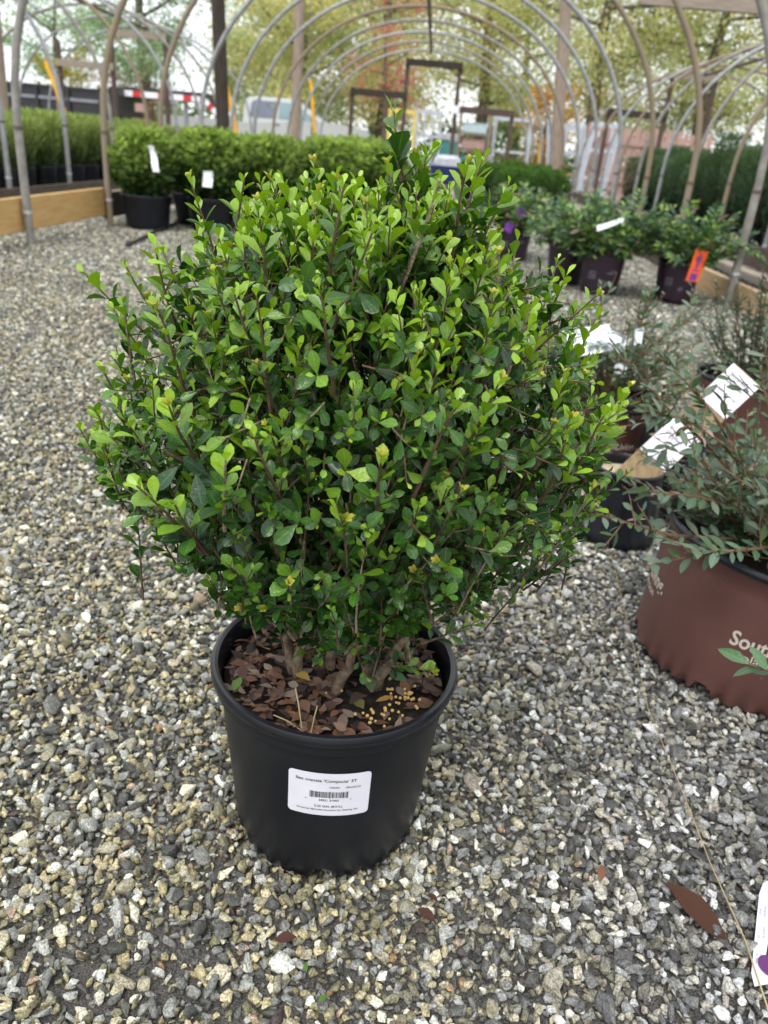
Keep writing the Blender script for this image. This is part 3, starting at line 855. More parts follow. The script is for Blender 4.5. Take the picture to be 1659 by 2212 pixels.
# ---------------------------------------------------------------- leaf litter and feed pellets in the pot
lit_cols = [tuple(np.array(c_) * (.86, 1.0, 1.08)) for c_ in [(.23, .105, .062), (.31, .165, .105), (.125, .060, .042), (.36, .235, .170), (.20, .092, .050), (.26, .16, .12), (.080, .042, .034), (.27, .115, .05), (.055, .030, .025)]]
lit_mesh = []
for k, c in enumerate(lit_cols):
    for sh in (-.8, .3, 1.2):
        lit_mesh.append(leaf_mesh('fallen_leaf', np.array([[0, -.5, 0.]]), np.array([[0, 1., 0]]), np.array([[0, 0, 1.]]), np.array([1.]), np.array([RNG.uniform(.9, 1.15)]), np.array([c]), T_LITTER, 'litter_leaf', np.array([sh])))
SOILZ = PH - .030 + .006
def place_leaf(me, x, y, z, s_, label, group=None, tilt=.35, rz=None):
    o = link('fallen_leaf', me)
    o.location = (x, y, z); o.scale = (s_, s_, s_)
    o.rotation_euler = (random.gauss(0, tilt), random.gauss(0, tilt), random.uniform(0, 6.28) if rz is None else rz)
    return tag(o, label, 'leaf', group)
n = 420
az_, q_ = RNG.uniform(0, 2 * PI, n), np.sqrt(RNG.random(n)) * .127
PL = np.stack([POT[0] + q_ * np.cos(az_), POT[1] + q_ * np.sin(az_), SOILZ + RNG.uniform(0, .007, n)], 1)
PL = PL[~((np.abs(PL[:, 0] - POT[0] - .05) < .04) & (np.abs(PL[:, 1] - POT[1] + .035) < .05) & (RNG.random(n) < .8))]; n = len(PL)
az_ = RNG.uniform(0, 2 * PI, n)
tag(link('leaf_litter', leaf_mesh('leaf_litter', PL, np.stack([np.cos(az_), np.sin(az_), RNG.normal(0, .2, n)], 1), np.stack([RNG.normal(0, .3, n), RNG.normal(0, .3, n), np.ones(n)], 1),
     RNG.uniform(.011, .020, n), RNG.uniform(.85, 1.1, n), np.array(lit_cols)[RNG.integers(0, len(lit_cols), n)] * .75, T_LITTER, 'litter_leaf', RNG.uniform(-.5, 1.2, n)), kind='stuff'),
    'crumbled dark leaf litter under the dry leaves in the black pot', 'leaf litter')
cnt = 0
while cnt < 292:
    a = random.uniform(0, 2 * PI); q = math.sqrt(random.random()) * .124
    x, y = q * math.cos(a), q * math.sin(a)
    if .01 < x < .085 and -.085 < y < .02 and random.random() < .72: continue
    lay = cnt / 285
    place_leaf(random.choice(lit_mesh), POT[0] + x, POT[1] + y, SOILZ + .001 + .011 * lay * random.random() + .003, random.uniform(.0145, .0225),
               'brown dried holly leaf lying on the soil inside the black pot', 'dry leaves littering the soil of the black pot', .28)
    cnt += 1
def one_leaf(c, sh=.6, T=T_LITTER, m='litter_leaf'):
    return leaf_mesh('fallen_leaf', np.array([[0, -.5, 0.]]), np.array([[0, 1., 0]]), np.array([[0, 0, 1.]]), np.array([1.]), np.array([1.]), np.array([c]), T, m, np.array([sh]))
for x, y, c, s_, lab, T, rz in ((-.034, -.036, (.48, .36, .085), .024, 'pale yellow leaf on the litter beside the leftmost stem in the black pot', T_LITTER, .9),
                         (.012, -.028, (.40, .24, .04), .022, 'golden brown leaf standing at the foot of the thick stem in the black pot', T_LITTER, 2.6),
                         (.045, -.038, (.13, .20, .085), .025, 'grey green leaf lying on the bare dark soil right of the stems', T_OVAL, .2),
                         (.076, -.020, (.10, .19, .07), .026, 'fresh green leaf near the right rim on bare soil', T_OVAL, 1.0),
                         (-.105, -.062, (.11, .20, .04), .022, 'green fallen leaf at the left edge of the brown litter', T_OVAL, 3.0),
                         (.063, -.062, (.42, .24, .05), .020, 'thin orange yellow leaf on the soil near the right front rim', T_LANCE, 1.9),
                         (.036, -.075, (.20, .19, .05), .022, 'olive fallen leaf in front of the yellow feed pellets', T_LITTER, .5)):
    place_leaf(one_leaf(c, .7, T), POT[0] + x, POT[1] + y, SOILZ + .015, s_, lab, None, .25, rz)
pb = bmesh.new(); bmesh.ops.create_icosphere(pb, subdivisions=2, radius=.5)
for f in pb.faces: f.smooth = True
pm = bpy.data.meshes.new('feed_pellet'); pb.to_mesh(pm); pb.free(); pm.materials.append(MATS['pellet'])
for k in range(70):
    cx, cy, sg = random.choice(((.062, -.078, .013), (.066, -.074, .022), (.09, -.045, .014), (.035, -.055, .026), (.075, -.03, .026)))
    x, y = random.gauss(cx, sg), random.gauss(cy, sg)
    if math.hypot(x, y) > .122: continue
    o = link('feed_pellet', pm); s_ = random.uniform(.0030, .0044)
    o.location = (POT[0] + x, POT[1] + y, SOILZ + .004 + (.006 if y < -.05 else .003)); o.scale = (s_, s_, s_)
    tag(o, 'tiny yellow fertiliser pellet on the soil of the black pot', 'pellet', 'yellow feed pellets on the soil')
# three straws leaning on the front rim
for k, (a, b) in enumerate((((-.055, -.105, .012), (-.020, -.118, .004)), ((-.035, -.085, .035), (-.022, -.116, .006)), ((-.012, -.118, .004), (-.008, -.105, .030)))):
    q = MB().tube([(POT[0] + a[0], POT[1] + a[1], SOILZ + a[2]), (POT[0] + (a[0] + b[0]) / 2, POT[1] + (a[1] + b[1]) / 2, SOILZ + (a[2] + b[2]) / 2 + .003), (POT[0] + b[0], POT[1] + b[1], SOILZ + b[2])], .0007, 'straw', 5)
    tag(q.build('dry_stem'), ('longest pale dry stem lying on the litter by the front rim', 'upright dry stem leaning in the litter by the front rim', 'short dry stem poking up in the litter by the front rim')[k], 'stem')

# ---------------------------------------------------------------- brown pots on the right
def southern(root, rr, h, thetas, sc=1.0, zt=.60, m='print_cream'):
    for th in thetas:
        pl = lambda V, th=th: wrap(V, th, h * zt, rr, .0011)
        it = []
        V, F = text_mesh('SouthernLiving.', .030 * sc, .0006 * sc, .82); it.append((V, F, 0, 0))
        # feet and heads of the serif letters
        V2, F2 = text_mesh('plantcollection', .0165 * sc, .0001, 1.12); it.append((V2, F2, 0, -.021 * sc))
        print_part('printed_text', it, m, root, pl)
A_LOC = Vector((.643, 1.222, 0)); AH = .255
rr_a = lambda z: .185 + (.187 - .185) * z / AH
potA = pot(pot_meshes(.200, .187, .185, AH, 'brown_plastic', 'black_rim', 36, .035, 216, 2, .03, 1.1), A_LOC,
           'large reddish brown pot with cream lettering at the right edge', tilt=(rad(1), rad(4.5)))
southern(potA, rr_a, AH, (rad(-95), rad(-198), rad(15)), 1.25, .50)
B_LOC = Vector((.535, 2.055, 0)); BH = .245
rr_b = lambda z: .112 + (.137 - .112) * z / BH
potB = pot(pot_meshes(.145, .137, .112, BH, 'brown_plastic', 'black_rim', 34, .035, 96, 1), B_LOC,
           'reddish brown pot half hidden behind the holly on its right')
southern(potB, rr_b, BH, (rad(-92),), .92, .56)
C_LOC = Vector((1.03, 2.42, 0))
potC = pot(pot_meshes(.145, .137, .112, BH, 'brown_plastic', 'black_rim', 34, .055, 96, 1), C_LOC,
           'reddish brown pot with empty black inner rim behind the upper sign', rz=.4)

# ---- shrubs with small leaves in two ranks on arching twigs
BLUEG = np.array([.045, .092, .050]); BLUEG2 = np.array([.11, .17, .115]); OLIVE = np.array([.06, .11, .030])
def distylium(name, loc, label, shoots, nfill, spread, hgt, nparts, leaf=.030, seed=5, bare=.12, tone=1.0, flat=.6, twig='twig_tan', pal=(BLUEG, BLUEG2, OLIVE), T=T_DIST, cat='shrub'):
    BG1, BG2, OL = pal
    rg = np.random.default_rng(seed)
    root = empty(name, loc, 0, label, cat)
    L0 = Leafer(); tb = MB()
    def one(path, r0, sp=.0105, bare_=bare, start=.15, lf_=1.0):
        Ln = np.linalg.norm(np.diff(path, axis=0), axis=1).sum()
        nl = max(4, int(Ln * (1 - start) / sp))
        t = np.linspace(start, 1, nl); p, T_ = along(path, t)
        S, U = frame(T_, np.array([.05, -.1, 1.]))
        side = np.where(np.arange(nl) % 2 == 0, 1, -1)[:, None]
        ang = np.radians(rg.normal(52, 11, nl))[:, None]
        roll_ = rg.normal(0, .45, nl)[:, None]
        rd = S * side * np.cos(roll_) + U * np.sin(roll_)
        A = T_ * np.cos(ang) + rd * np.sin(ang)
        N = U * .9 + rg.normal(0, .38, (nl, 3)) + np.array([0, -.15, .3])
        L = leaf * lf_ * rg.uniform(.6, 1.12, nl) * np.interp(t, [0, .3, .9, 1], [.8, 1, .85, .55])
        k = rg.random((nl, 1))
        C = np.where(k < .25, OL, BG1 + (BG2 - BG1) * rg.random((nl, 1))) * rg.uniform(.75, 1.2, (nl, 1)) * tone
        dry = rg.random(nl) < .035
        C = np.where(dry[:, None], np.array([.30, .20, .17]), C)
        keep_ = ~((t > 1 - bare_ * rg.uniform(.3, 1.6)) & (rg.random(nl) < .7)) & (rg.random(nl) < .93)
        L0.put(p[keep_], A[keep_], N[keep_], L[keep_], rg.uniform(.8, 1.15, nl)[keep_], C[keep_], rg.uniform(.2, 1.4, nl)[keep_])
        tb.tube(path, list(np.linspace(r0, r0 * .45, len(path))), twig, 5, False)
        # buds and short spurs along the bare ends
        for q in np.linspace(.45, 1, max(3, int(Ln / .022))):
            pp, tt = along(path, np.array([q]))
            d_ = unit(tt[0] + rg.normal(0, .8, 3)); tb.tube([pp[0], pp[0] + d_ * rg.uniform(.003, .009)], [r0 * .6, r0 * .3], twig, 4, False)
    for sh in shoots:
        pts = np.array(sh, float) - np.array(loc)
        # smooth through the given points
        tt = np.linspace(0, len(pts) - 1, 4 * (len(pts) - 1) + 1)
        sm = np.stack([np.interp(tt, np.arange(len(pts)), pts[:, k]) for k in range(3)], 1)
        sm[1:-1] = (sm[:-2] + 2 * sm[1:-1] + sm[2:]) / 4
        one(sm, .0030, .0095, .04)
        for _ in range(5):
            q = rg.uniform(.3, .85); pp, tg = along(sm, np.array([q]))
            d_ = unit(tg[0] + rg.normal(0, .75, 3) + np.array([0, 0, .15]))
            one(shoot_path(pp[0], d_, rg.uniform(.05, .12), (0, 0, .2), 5, .05, rg), .0015)
    for i in range(nfill):
        az = rg.uniform(0, 2 * PI)
        el = np.radians(rg.uniform(12, 75) * flat + 14)
        b = np.array([.03 * math.cos(az), .03 * math.sin(az), .0])
        d_ = np.array([math.cos(az) * math.cos(el), math.sin(az) * math.cos(el), math.sin(el)])
        Ln = rg.uniform(.55, 1.0) * (spread * math.cos(el) + hgt * math.sin(el))
        path = shoot_path(b, d_, Ln, np.array([0, 0, rg.uniform(-.35, .25)]), 8, .07, rg)
        one(path, .0026, .0105, bare, .25)
        for _ in range(2):
            q = rg.uniform(.35, .8); pp, tg = along(path, np.array([q]))
            one(shoot_path(pp[0], unit(tg[0] + rg.normal(0, .6, 3)), rg.uniform(.05, .11), (0, 0, .15), 5, .05, rg), .0014)
    tb.build('twigs', root, True, kind='stuff')
    split_leaves(name, L0.cat(), T, MATS['distylium_leaf'], root, nparts, loc)
    for k in range(5):
        a = k * 1.3 + seed
        MB().tube([(.018 * math.cos(a), .018 * math.sin(a), -.03), (.022 * math.cos(a), .022 * math.sin(a), .03), (.04 * math.cos(a), .04 * math.sin(a), .09)], [.006, .005, .0035], 'bark', 8).build('stem', root, True)
    return root
aS = (.64, 1.21, .24)
distylium('distylium_shrub', (.655, 1.222, AH - .035), 'sprawling blue green shrub in the large reddish brown pot at the right edge',
          [[aS, (.535, 1.19, .36), (.483, 1.2, .405), (.394, 1.21, .468), (.31, 1.25, .547)],
           [aS, (.56, 1.2, .36), (.488, 1.2, .449), (.43, 1.2, .50), (.38, 1.2, .536)],
           [aS, (.52, 1.12, .28), (.424, 1.10, .285), (.337, 1.08, .311), (.253, 1.05, .335)],
           [aS, (.55, 1.15, .32), (.45, 1.10, .355), (.36, 1.06, .372)],
           [aS, (.60, 1.2, .40), (.565, 1.22, .48), (.55, 1.25, .53)],
           [aS, (.56, 1.06, .30), (.47, 1.0, .315), (.41, .99, .315)],
           [aS, (.58, 1.05, .34), (.52, 1.02, .40)],
           [aS, (.53, 1.18, .40), (.42, 1.16, .46), (.345, 1.12, .47)]],
          80, .24, .13, 290, .034, 5, .06)
distylium('distylium_shrub', (.535, 2.055, BH - .03), 'thin twiggy shrub with brown shoot tips in the half hidden brown pot',
          [[(.535, 2.05, .24), (.60, 2.03, .38), (.66, 2.0, .45), (.72, 2.0, .52)], [(.535, 2.05, .24), (.57, 2.05, .42), (.58, 2.04, .535)],
           [(.535, 2.05, .24), (.47, 2.05, .42), (.455, 2.06, .53)], [(.535, 2.05, .24), (.62, 2.0, .33), (.70, 1.96, .38)],
           [(.535, 2.05, .24), (.42, 2.0, .42), (.36, 1.98, .49)], [(.535, 2.05, .24), (.66, 2.1, .42), (.74, 2.1, .48)]],
          48, .22, .27, 130, .032, 9, .24, 1.05, .8)
distylium('distylium_shrub', (1.06, 2.43, BH - .05), 'dark upright twiggy shrub behind the upper sign at the right edge',
          [[(1.06, 2.42, .2), (1.02, 2.4, .4), (.98, 2.38, .56)], [(1.06, 2.42, .2), (.93, 2.4, .34), (.86, 2.4, .475)],
           [(1.06, 2.42, .2), (1.08, 2.4, .42), (1.07, 2.4, .55)], [(1.06, 2.42, .2), (.96, 2.35, .30), (.90, 2.3, .33)]],
          46, .24, .30, 80, .029, 14, .2, .8, .95, 'twig_brown')

# ---- sign posts: a leaning offcut of timber set in an upturned black pot
def sign_post(base, lean_dir, lean, length, label, texts, card_up, lines=1, rollx=0.0, sec=.088):
    root = empty('sign_post', base, 0, label, 'sign')
    ax = Vector(lean_dir).normalized() * math.sin(lean) + Vector((0, 0, math.cos(lean)))
    ax.normalize()
    tocam = (Vector((0, 0, CAM_H)) - (Vector(base) + ax * length * .8))
    nz = (tocam - ax * tocam.dot(ax)).normalized()
    nz = (Matrix.Rotation(rollx, 3, ax) @ nz).normalized()
    sx = ax.cross(nz).normalized()          # to the right when ax is up and nz faces us
    R = Matrix((sx, ax, nz)).transposed()
    MB().box(ax * (length / 2) - nz * (sec / 2), (sec, length, sec), 'sign_wood', R, .003).build('post', root)
    cw, chh = sec * .98, sec * 1.3
    o = Vector(ax * (length - chh / 2 - .004)) + nz * .0012
    card = MB().box(o, (cw, chh, .0016), 'white_label', R).build('card', root)
    def pl(V): return [tuple(R @ Vector(p) + o + nz * .0012) for p in V]
    it = []
    for s, size, x, y, b in texts:
        if s == 'line': V, F = rects([(0, 0, size, .0008)])
        elif s == 'box': V, F = rects([(0, .009, size, .0007), (0, -.009, size, .0007), (-size / 2, 0, .0007, .018), (size / 2, 0, .0007, .018)])
        else: V, F = text_mesh(s, size * 1.12, b * 1.8)
        it.append((V, F, x, y))
    print_part('printed_text', it, 'print_grey', card, pl)
    return root
def weight_pot(loc, label):
    r = empty('weight_pot', loc, 0, label, 'plant pot'); r.scale = (1.1, 1.1, 1.06)
    def off(i, a):
        rib = .0012 * math.sin(16 * a) if 1 < i < 6 else 0
        return (rib, (.006 * max(0, math.sin(9 * a)) if i <= 1 else 0))
    MB().lathe([(.086, 0), (.088, .003), (.087, .018), (.084, .03), (.078, .09), (.074, .13), (.0715, .148), (.0735, .152), (.0735, .162), (.070, .165), (.066, .160), (.064, .140)], 'black_plastic', 72, off).build('pot_body', r, True)
    MB().lathe([(.0005, .146), (.03, .147), (.05, .145), (.0655, .142)], 'concrete_fill', 40, lambda i, a: (0, .0015 * math.sin(5 * a + i))).build('concrete_fill', r, True)
    return r
K1 = weight_pot((.520, 1.70, 0), 'small ribbed black pot filled with concrete holding the lower sign')
sign_post((.492, 1.645, .125), (1, .42, 0), rad(45), .215, 'leaning timber post with a white plant card, the lower of the two signs',
          (("'Blue Cascade'", .0085, -.002, .030, .0001), ('Distylium', .0105, -.004, .018, .0001), ('line', .045, 0, .010, 0), ('3 gal', .0075, .012, -.026, .0001), ('box', .030, .012, -.026, 0), ('line', .03, .010, -.041, 0), ('line', .03, .010, -.045, 0)), 1, sec=.080)
K2 = weight_pot((.665, 1.86, .035), 'small black weighted pot hidden behind the large brown pot under the upper sign')
sign_post((.665, 1.852, .192), (1, .42, 0), rad(45), .24, 'leaning timber post with a white Jewel Box plant card, the upper of the two signs',
          (("'Jewel Box'", .0125, 0, .036, .0002), ('Distylium', .0115, 0, .017, .0002), ('line', .040, 0, .006, 0), ('Compact Evergreen', .0075, -.003, -.010, .0001), ('3 gal', .0085, .014, -.030, .0002), ('box', .034, .014, -.030, 0), ('line', .02, .014, -.046, 0)), 1)

# ---- plant tags
def sheet(pts, nx, ny, bendf, name, m, parent=None, thick=.0006):
    """four corners (TL, TR, BR, BL) -> curved thin sheet"""
    TL, TR, BR, BL = [Vector(p) for p in pts]
    nn = (TR - TL).cross(BL - TL).normalized()
    V, F = [], []
    for j in range(ny + 1):
        for i in range(nx + 1):
            u, v = i / nx, j / ny
            p = (TL * (1 - u) + TR * u) * (1 - v) + (BL * (1 - u) + BR * u) * v
            V.append(p + nn * bendf(u, v))
    k = len(V)
    V += [p - nn * thick for p in V]
    for j in range(ny):
        for i in range(nx):
            a = j * (nx + 1) + i; b = a + 1; c = b + nx + 1; d = a + nx + 1
            F.append((a, b, c, d)); F.append((k + a, k + d, k + c, k + b))
    return MB().add(V, F, m).build(name, parent, True)
def smudge_mat():
    m = mat('tag_print', (.82, .83, .85), .3, (.70, .76, .78), 60)
    n, l = m.node_tree.nodes, m.node_tree.links
    b = n['Principled BSDF']; src = b.inputs['Base Color'].links[0].from_socket
    tc = n.new('ShaderNodeTexCoord'); mp = n.new('ShaderNodeMapping'); mp.inputs['Scale'].default_value = (40, 40, 90)
    no = n.new('ShaderNodeTexNoise'); no.inputs['Scale'].default_value = 1.0; no.inputs['Detail'].default_value = 3
    r = n.new('ShaderNodeValToRGB'); r.color_ramp.elements[0].position = .56; r.color_ramp.elements[1].position = .66
    mx_ = n.new('ShaderNodeMix'); mx_.data_type = 'RGBA'; mx_.inputs[7].default_value = (.16, .20, .22, 1)
    l.new(tc.outputs['Object'], mp.inputs['Vector']); l.new(mp.outputs[0], no.inputs['Vector']); l.new(no.outputs['Fac'], r.inputs['Fac'])
    l.new(r.outputs[0], mx_.inputs['Factor']); l.new(src, mx_.inputs[6]); l.new(mx_.outputs[2], b.inputs['Base Color'])
smudge_mat()
tg = empty('plant_tag', (.45, 1.93, .40), 0, 'large white printed plastic tag folded among the twigs behind the holly', 'plant tag')
sheet([(-.095, .01, .028), (.02, .03, .045), (.045, -.01, -.005), (-.07, -.02, -.035)], 12, 8, lambda u, v: .012 * math.sin(3.1 * u) + .004 * math.sin(9 * v), 'upper_sheet', 'tag_print', tg)
sheet([(.0, .0, .040), (.085, .03, .012), (.055, .0, -.02), (.0, -.012, .005)], 10, 8, lambda u, v: -.01 * math.sin(3.1 * u) + .004 * math.sin(7 * v), 'lower_sheet', 'tag_print', tg)
tag(sheet([(.512, 2.0, .345), (.545, 2.0, .34), (.55, 1.99, .315), (.515, 1.985, .318)], 5, 4, lambda u, v: .004 * math.sin(3 * u), 'plant_tag', 'tag_print'), 'small white plastic tag inside the half hidden brown pot', 'plant tag')
tag(sheet([(.548, 2.0, .43), (.572, 2.01, .435), (.572, 2.0, .395), (.55, 1.99, .39)], 5, 4, lambda u, v: .006 * math.sin(3 * u), 'plant_tag', 'tag_print'), 'pale curled tag end among twigs right of the large white tag', 'plant tag')
# tag lying on the gravel in the lower right corner
br_t = empty('plant_tag', (.46, .63, .016), 0, 'white and dark purple plant tag lying on the gravel in the lower right corner', 'plant tag')
def tag_poly(poly, z, m, name):
    P_ = [Vector((p[0] - .46, p[1] - .63, z(p) if callable(z) else z)) for p in poly]
    return MB().prism(P_, (0, 0, .0008), m).build(name, br_t)
zt = lambda p: .004 + .10 * (p[0] - .43)
tag_poly([(.497, .690), (.484, .683), (.474, .668), (.4285, .567), (.4265, .552), (.4445, .556), (.4475, .567), (.4475, .580), (.463, .61), (.499, .680)], zt, 'white_label', 'white_strip')
tag_poly([(.4957, .680), (.4637, .61), (.4482, .580), (.4482, .567), (.4452, .556), (.47, .54), (.56, .62), (.56, .70)], zt, 'dark_card', 'dark_panel')
it = []
adir = Vector((.046, .105, 0)).normalized(); bdir = Vector((adir.y, -adir.x, 0))
for s, size, a, b in (('Evergreen', .0042, .085, .002), ('Shrub', .0042, .083, -.003), ('EXPOSURE', .0034, .055, .002), ('SIZE', .0034, .048, -.003), ('Full Sun to', .0034, .020, .001), ('Part Shade', .0034, .019, -.003), ('H. 3 ft.', .0034, .014, -.007)):
    V, F = text_mesh(s, size, .00003)
    V = np.array([(a - q[0], b + q[1], 0) for q in V]); it.append((V, F, 0, 0))
def pl_tag(V):
    out = []
    for p in V:
        q = Vector((.4345, .566, 0)) + adir * float(p[0]) + bdir * float(p[1] + .001)
        out.append((q.x - .46, q.y - .63, zt(q) + .0014))
    return out
print_part('printed_text', it, 'print_lilac', br_t, pl_tag)
MB().lathe([(.0005, .0), (.012, .0004), (.0135, 0)], 'print_purple', 24, c=(-.008, -.055, zt((.452, .575)) + .0012)).build('round_seal', br_t)

# the plant this belongs to stands just outside the frame and pushes one sprig into it
sp_loc = (.60, .72, 0)
pot(pot_meshes(.085, .080, .066, .16, 'black_plastic', 'black_rim', 24, .02, 64, 4), sp_loc, 'small black pot just past the right edge beside the large brown pot')
spr = empty('laurel_shrub', (sp_loc[0], sp_loc[1], .14), 0, 'green lance leaved sprig reaching in front of the large brown pot lettering', 'shrub')
LS = Leafer(); tq = MB()
for path in ([(0, 0, 0), (-.06, .0, .10), (-.13, .02, .146), (-.184, .03, .156)], [(0, 0, 0), (.02, .02, .12), (.03, .03, .2)], [(0, 0, 0), (.05, -.02, .1), (.1, -.02, .15)]):
    pth = np.array(path, float); tq.tube(pth, [.003, .0024, .002, .0015][:len(pth)], 'twig_tan', 6, False)
    nl = 9; t = np.linspace(.5, 1, nl); p, T_ = along(pth, t); S, U = frame(T_, np.array([0, -.3, 1.]))
    ph = np.arange(nl) * 2.3; rd = S * np.cos(ph)[:, None] + U * np.sin(ph)[:, None]
    an = np.radians(np.interp(t, [.5, 1], [60, 32]))[:, None]
    LS.put(p, T_ * np.cos(an) + rd * np.sin(an), U + T_ * .4 + RNG.normal(0, .2, (nl, 3)), RNG.uniform(.026, .042, nl), RNG.uniform(.8, 1.1, nl), np.array([.05, .105, .045]) * RNG.uniform(.7, 1.6, (nl, 1)), RNG.uniform(.3, 1.2, nl))
P_, A_, N_2, L_2, W_, C_, K_ = LS.cat()
for i in range(len(P_)):
    link('leaf', leaf_mesh('leaf', P_[i:i + 1], A_[i:i + 1], N_2[i:i + 1], L_2[i:i + 1], W_[i:i + 1], C_[i:i + 1], T_LANCE, 'holly_leaf', K_[i:i + 1]), spr)
tq.build('twigs', spr, True)

# ---- litter on the gravel
lm = one_leaf((.075, .030, .016), 1.9, T_LANCE); lm2 = one_leaf((.25, .105, .06), 1.0, T_LANCE)
lm3 = one_leaf((.085, .035, .025), 1.8); lm4 = one_leaf((.10, .22, .03), .8, T_LANCE)
place_leaf(lm, .393, .640, .020, .085, 'long dark brown leaf lying on the gravel beside the purple tag', None, .1, rad(-142)).scale = (.085, .085, .05)
place_leaf(lm2, .289, .683, .016, .026, 'small reddish brown leaf on the gravel below the large brown pot', None, .15, 2.9)
place_leaf(lm3, .425, .585, .014, .032, 'crumpled dark leaf on the gravel touching the white tag strip', None, .3, .6)
place_leaf(lm4, -.053, .523, .015, .014, 'tiny bright green leaf standing in the gravel in front of the black pot', None, .5, .3)
place_leaf(lm4, -.031, .493, .014, .013, 'tiny green leaf on the gravel nearest the bottom edge', None, .5, 2.2)
place_leaf(lm3, -.079, .554, .014, .022, 'dark brown leaf scrap lying on gravel left of the tiny green leaf', None, .3, 1.8)
place_leaf(lm3, .075, .60, .014, .022, 'brown leaf scrap on gravel right of the front of the black pot', None, .3, 1.0)
for k in range(16):
    x = random.uniform(-.5, .5); y = random.uniform(.5, 1.6)
    if abs(x + .06) < .14 and y > .6: continue
    place_leaf(random.choice((lm3, lm2)), x, y, .012, random.uniform(.010, .02), 'small dark scrap of dead leaf in the gravel', 'dead leaf scraps in the gravel', .4)
q = MB().tube([(.481, 1.552, .012), (.45, 1.25, .018), (.428, 1.008, .016), (.430, .831, .020), (.429, .708, .022), (.433, .602, .026), (.431, .53, .022), (.42, .46, .014)], [.0004, .0005, .0006, .0007, .0008, .0009, .001, .001], 'straw', 6)
tag(q.build('dry_stem', None, True), 'very long thin straw lying across the gravel on the right', 'stem')

# ---------------------------------------------------------------- the three tunnel frames
def tunnel(xl, xr, y0, n, skew, label, mats, legr=.027, step=1.4253, zs=.75, H=2.78, collar=.72):
    root = empty('tunnel_frame', ((xl + xr) / 2, y0, 0), 0, label, 'greenhouse frame', 'hoop tunnels without their film')
    a = (xr - xl) / 2
    rs = random.Random(int(xl * 10))
    for k in range(n):
        m = mats[k % len(mats)]
        yl, yr = k * step - skew, k * step + skew
        P, R = [], []
        P += [(-a, yl, -.05), (-a, yl, collar)]; R += [legr, legr]
        for i in range(0, 33):
            t = PI * (1 - i / 32)
            x, z = a * math.cos(t), zs + (H - zs) * math.sin(t) ** .94
            P.append((x, yl + (yr - yl) * i / 32, z)); R.append(legr * .92)
        P += [(a, yr, collar), (a, yr, -.05)]; R += [legr, legr]
        h = MB().tube(P, R, m, 12).build('hoop', root, True)
        for sx, yy in ((-1, yl), (1, yr)):
            MB().tube([(sx * a, yy, collar - .01), (sx * a, yy, collar + .012)], legr * 1.12, 'dark_collar', 12).build('collar', h, True)
            MB().tube([(sx * a, yy, .20), (sx * a, yy, .222)], legr * 1.18, 'clamp_metal', 12).build('clamp', h, True)
    MB().tube([(0, -.1, H - .045), (0, (n - 1) * step + .1, H - .045)], .030, 'dark_collar', 10).build('ridge_pipe', root, True)
    return root
MID = tunnel(-2.695, 2.079, 5.433, 11, .05, 'middle hoop tunnel whose bare grey hoops arch over the potted holly', ['galvanised_dull', 'rusted_tube', 'rusted_tube', 'galvanised', 'galvanised', 'galvanised', 'rusted_tube', 'galvanised_dull', 'galvanised', 'galvanised_dull', 'galvanised'])
LEFT = tunnel(-9.07, -4.30, 4.0, 12, .0, 'left hoop tunnel over the rows of fine needled plants', ['galvanised', 'galvanised_dull', 'galvanised_dull', 'galvanised', 'galvanised', 'galvanised_dull', 'rusted_tube'])
RIGHT = tunnel(3.30, 8.07, 3.85, 12, .0, 'right hoop tunnel over the tall dark evergreens', ['galvanised', 'galvanised_dull', 'rusted_tube', 'galvanised', 'rusted_tube', 'galvanised_dull'])
def board(root, x, y0, y1, z0, z1, m, th=.038, label=None, gap=2.44):
    y = y0
    while y < y1 - .05:
        e = min(y + gap, y1)
        o = MB().box((x - root.location.x, (y + e) / 2 - root.location.y, (z0 + z1) / 2), (th, e - y - .006, z1 - z0), m, None, .004).build('baseboard', root)
        if label: o['label'] = label
        y = e
board(MID, -2.755, 4.4, 6.84, .085, .30, 'new_wood', label='new yellow baseboard')
board(MID, -2.755, 6.85, 19.8, .06, .26, 'old_wood')
board(MID, 2.142, 4.0, 6.50, -.02, .150, 'pine_wood', label='new pale pine baseboard')
board(MID, 2.142, 6.52, 19.8, .0, .16, 'old_wood')
board(LEFT, -4.24, 5.5, 19.5, -.02, .12, 'old_wood')
board(RIGHT, 3.24, 5.0, 19.5, .0, .2, 'old_wood')
# boards lying between the tunnels
def plank(x, y0, y1, z0, z1, w_, m, label):
    return tag(MB().box((x, (y0 + y1) / 2, (z0 + z1) / 2), (w_, y1 - y0, z1 - z0), m, None, .004).build('plank'), label, 'board')
plank(-3.32, 4.6, 12.0, .11, .15, .14, 'grey_wood', 'long grey weathered board lying in front of the dark left baseboards')
plank(-3.42, 4.5, 12.4, .0, .105, .04, 'old_wood', 'long dark edging board under the grey weathered board on the left')
plank(2.70, 4.2, 12.0, .06, .10, .13, 'grey_wood', 'long grey weathered board between the middle and right tunnels')
MB().box((2.75 - MID.location.x, 6.90 - MID.location.y, 1.975), (2.7, .045, .16), 'grey_wood', None, .004).build('cross_beam', MID)['label'] = 'grey overhead beam at the top right'

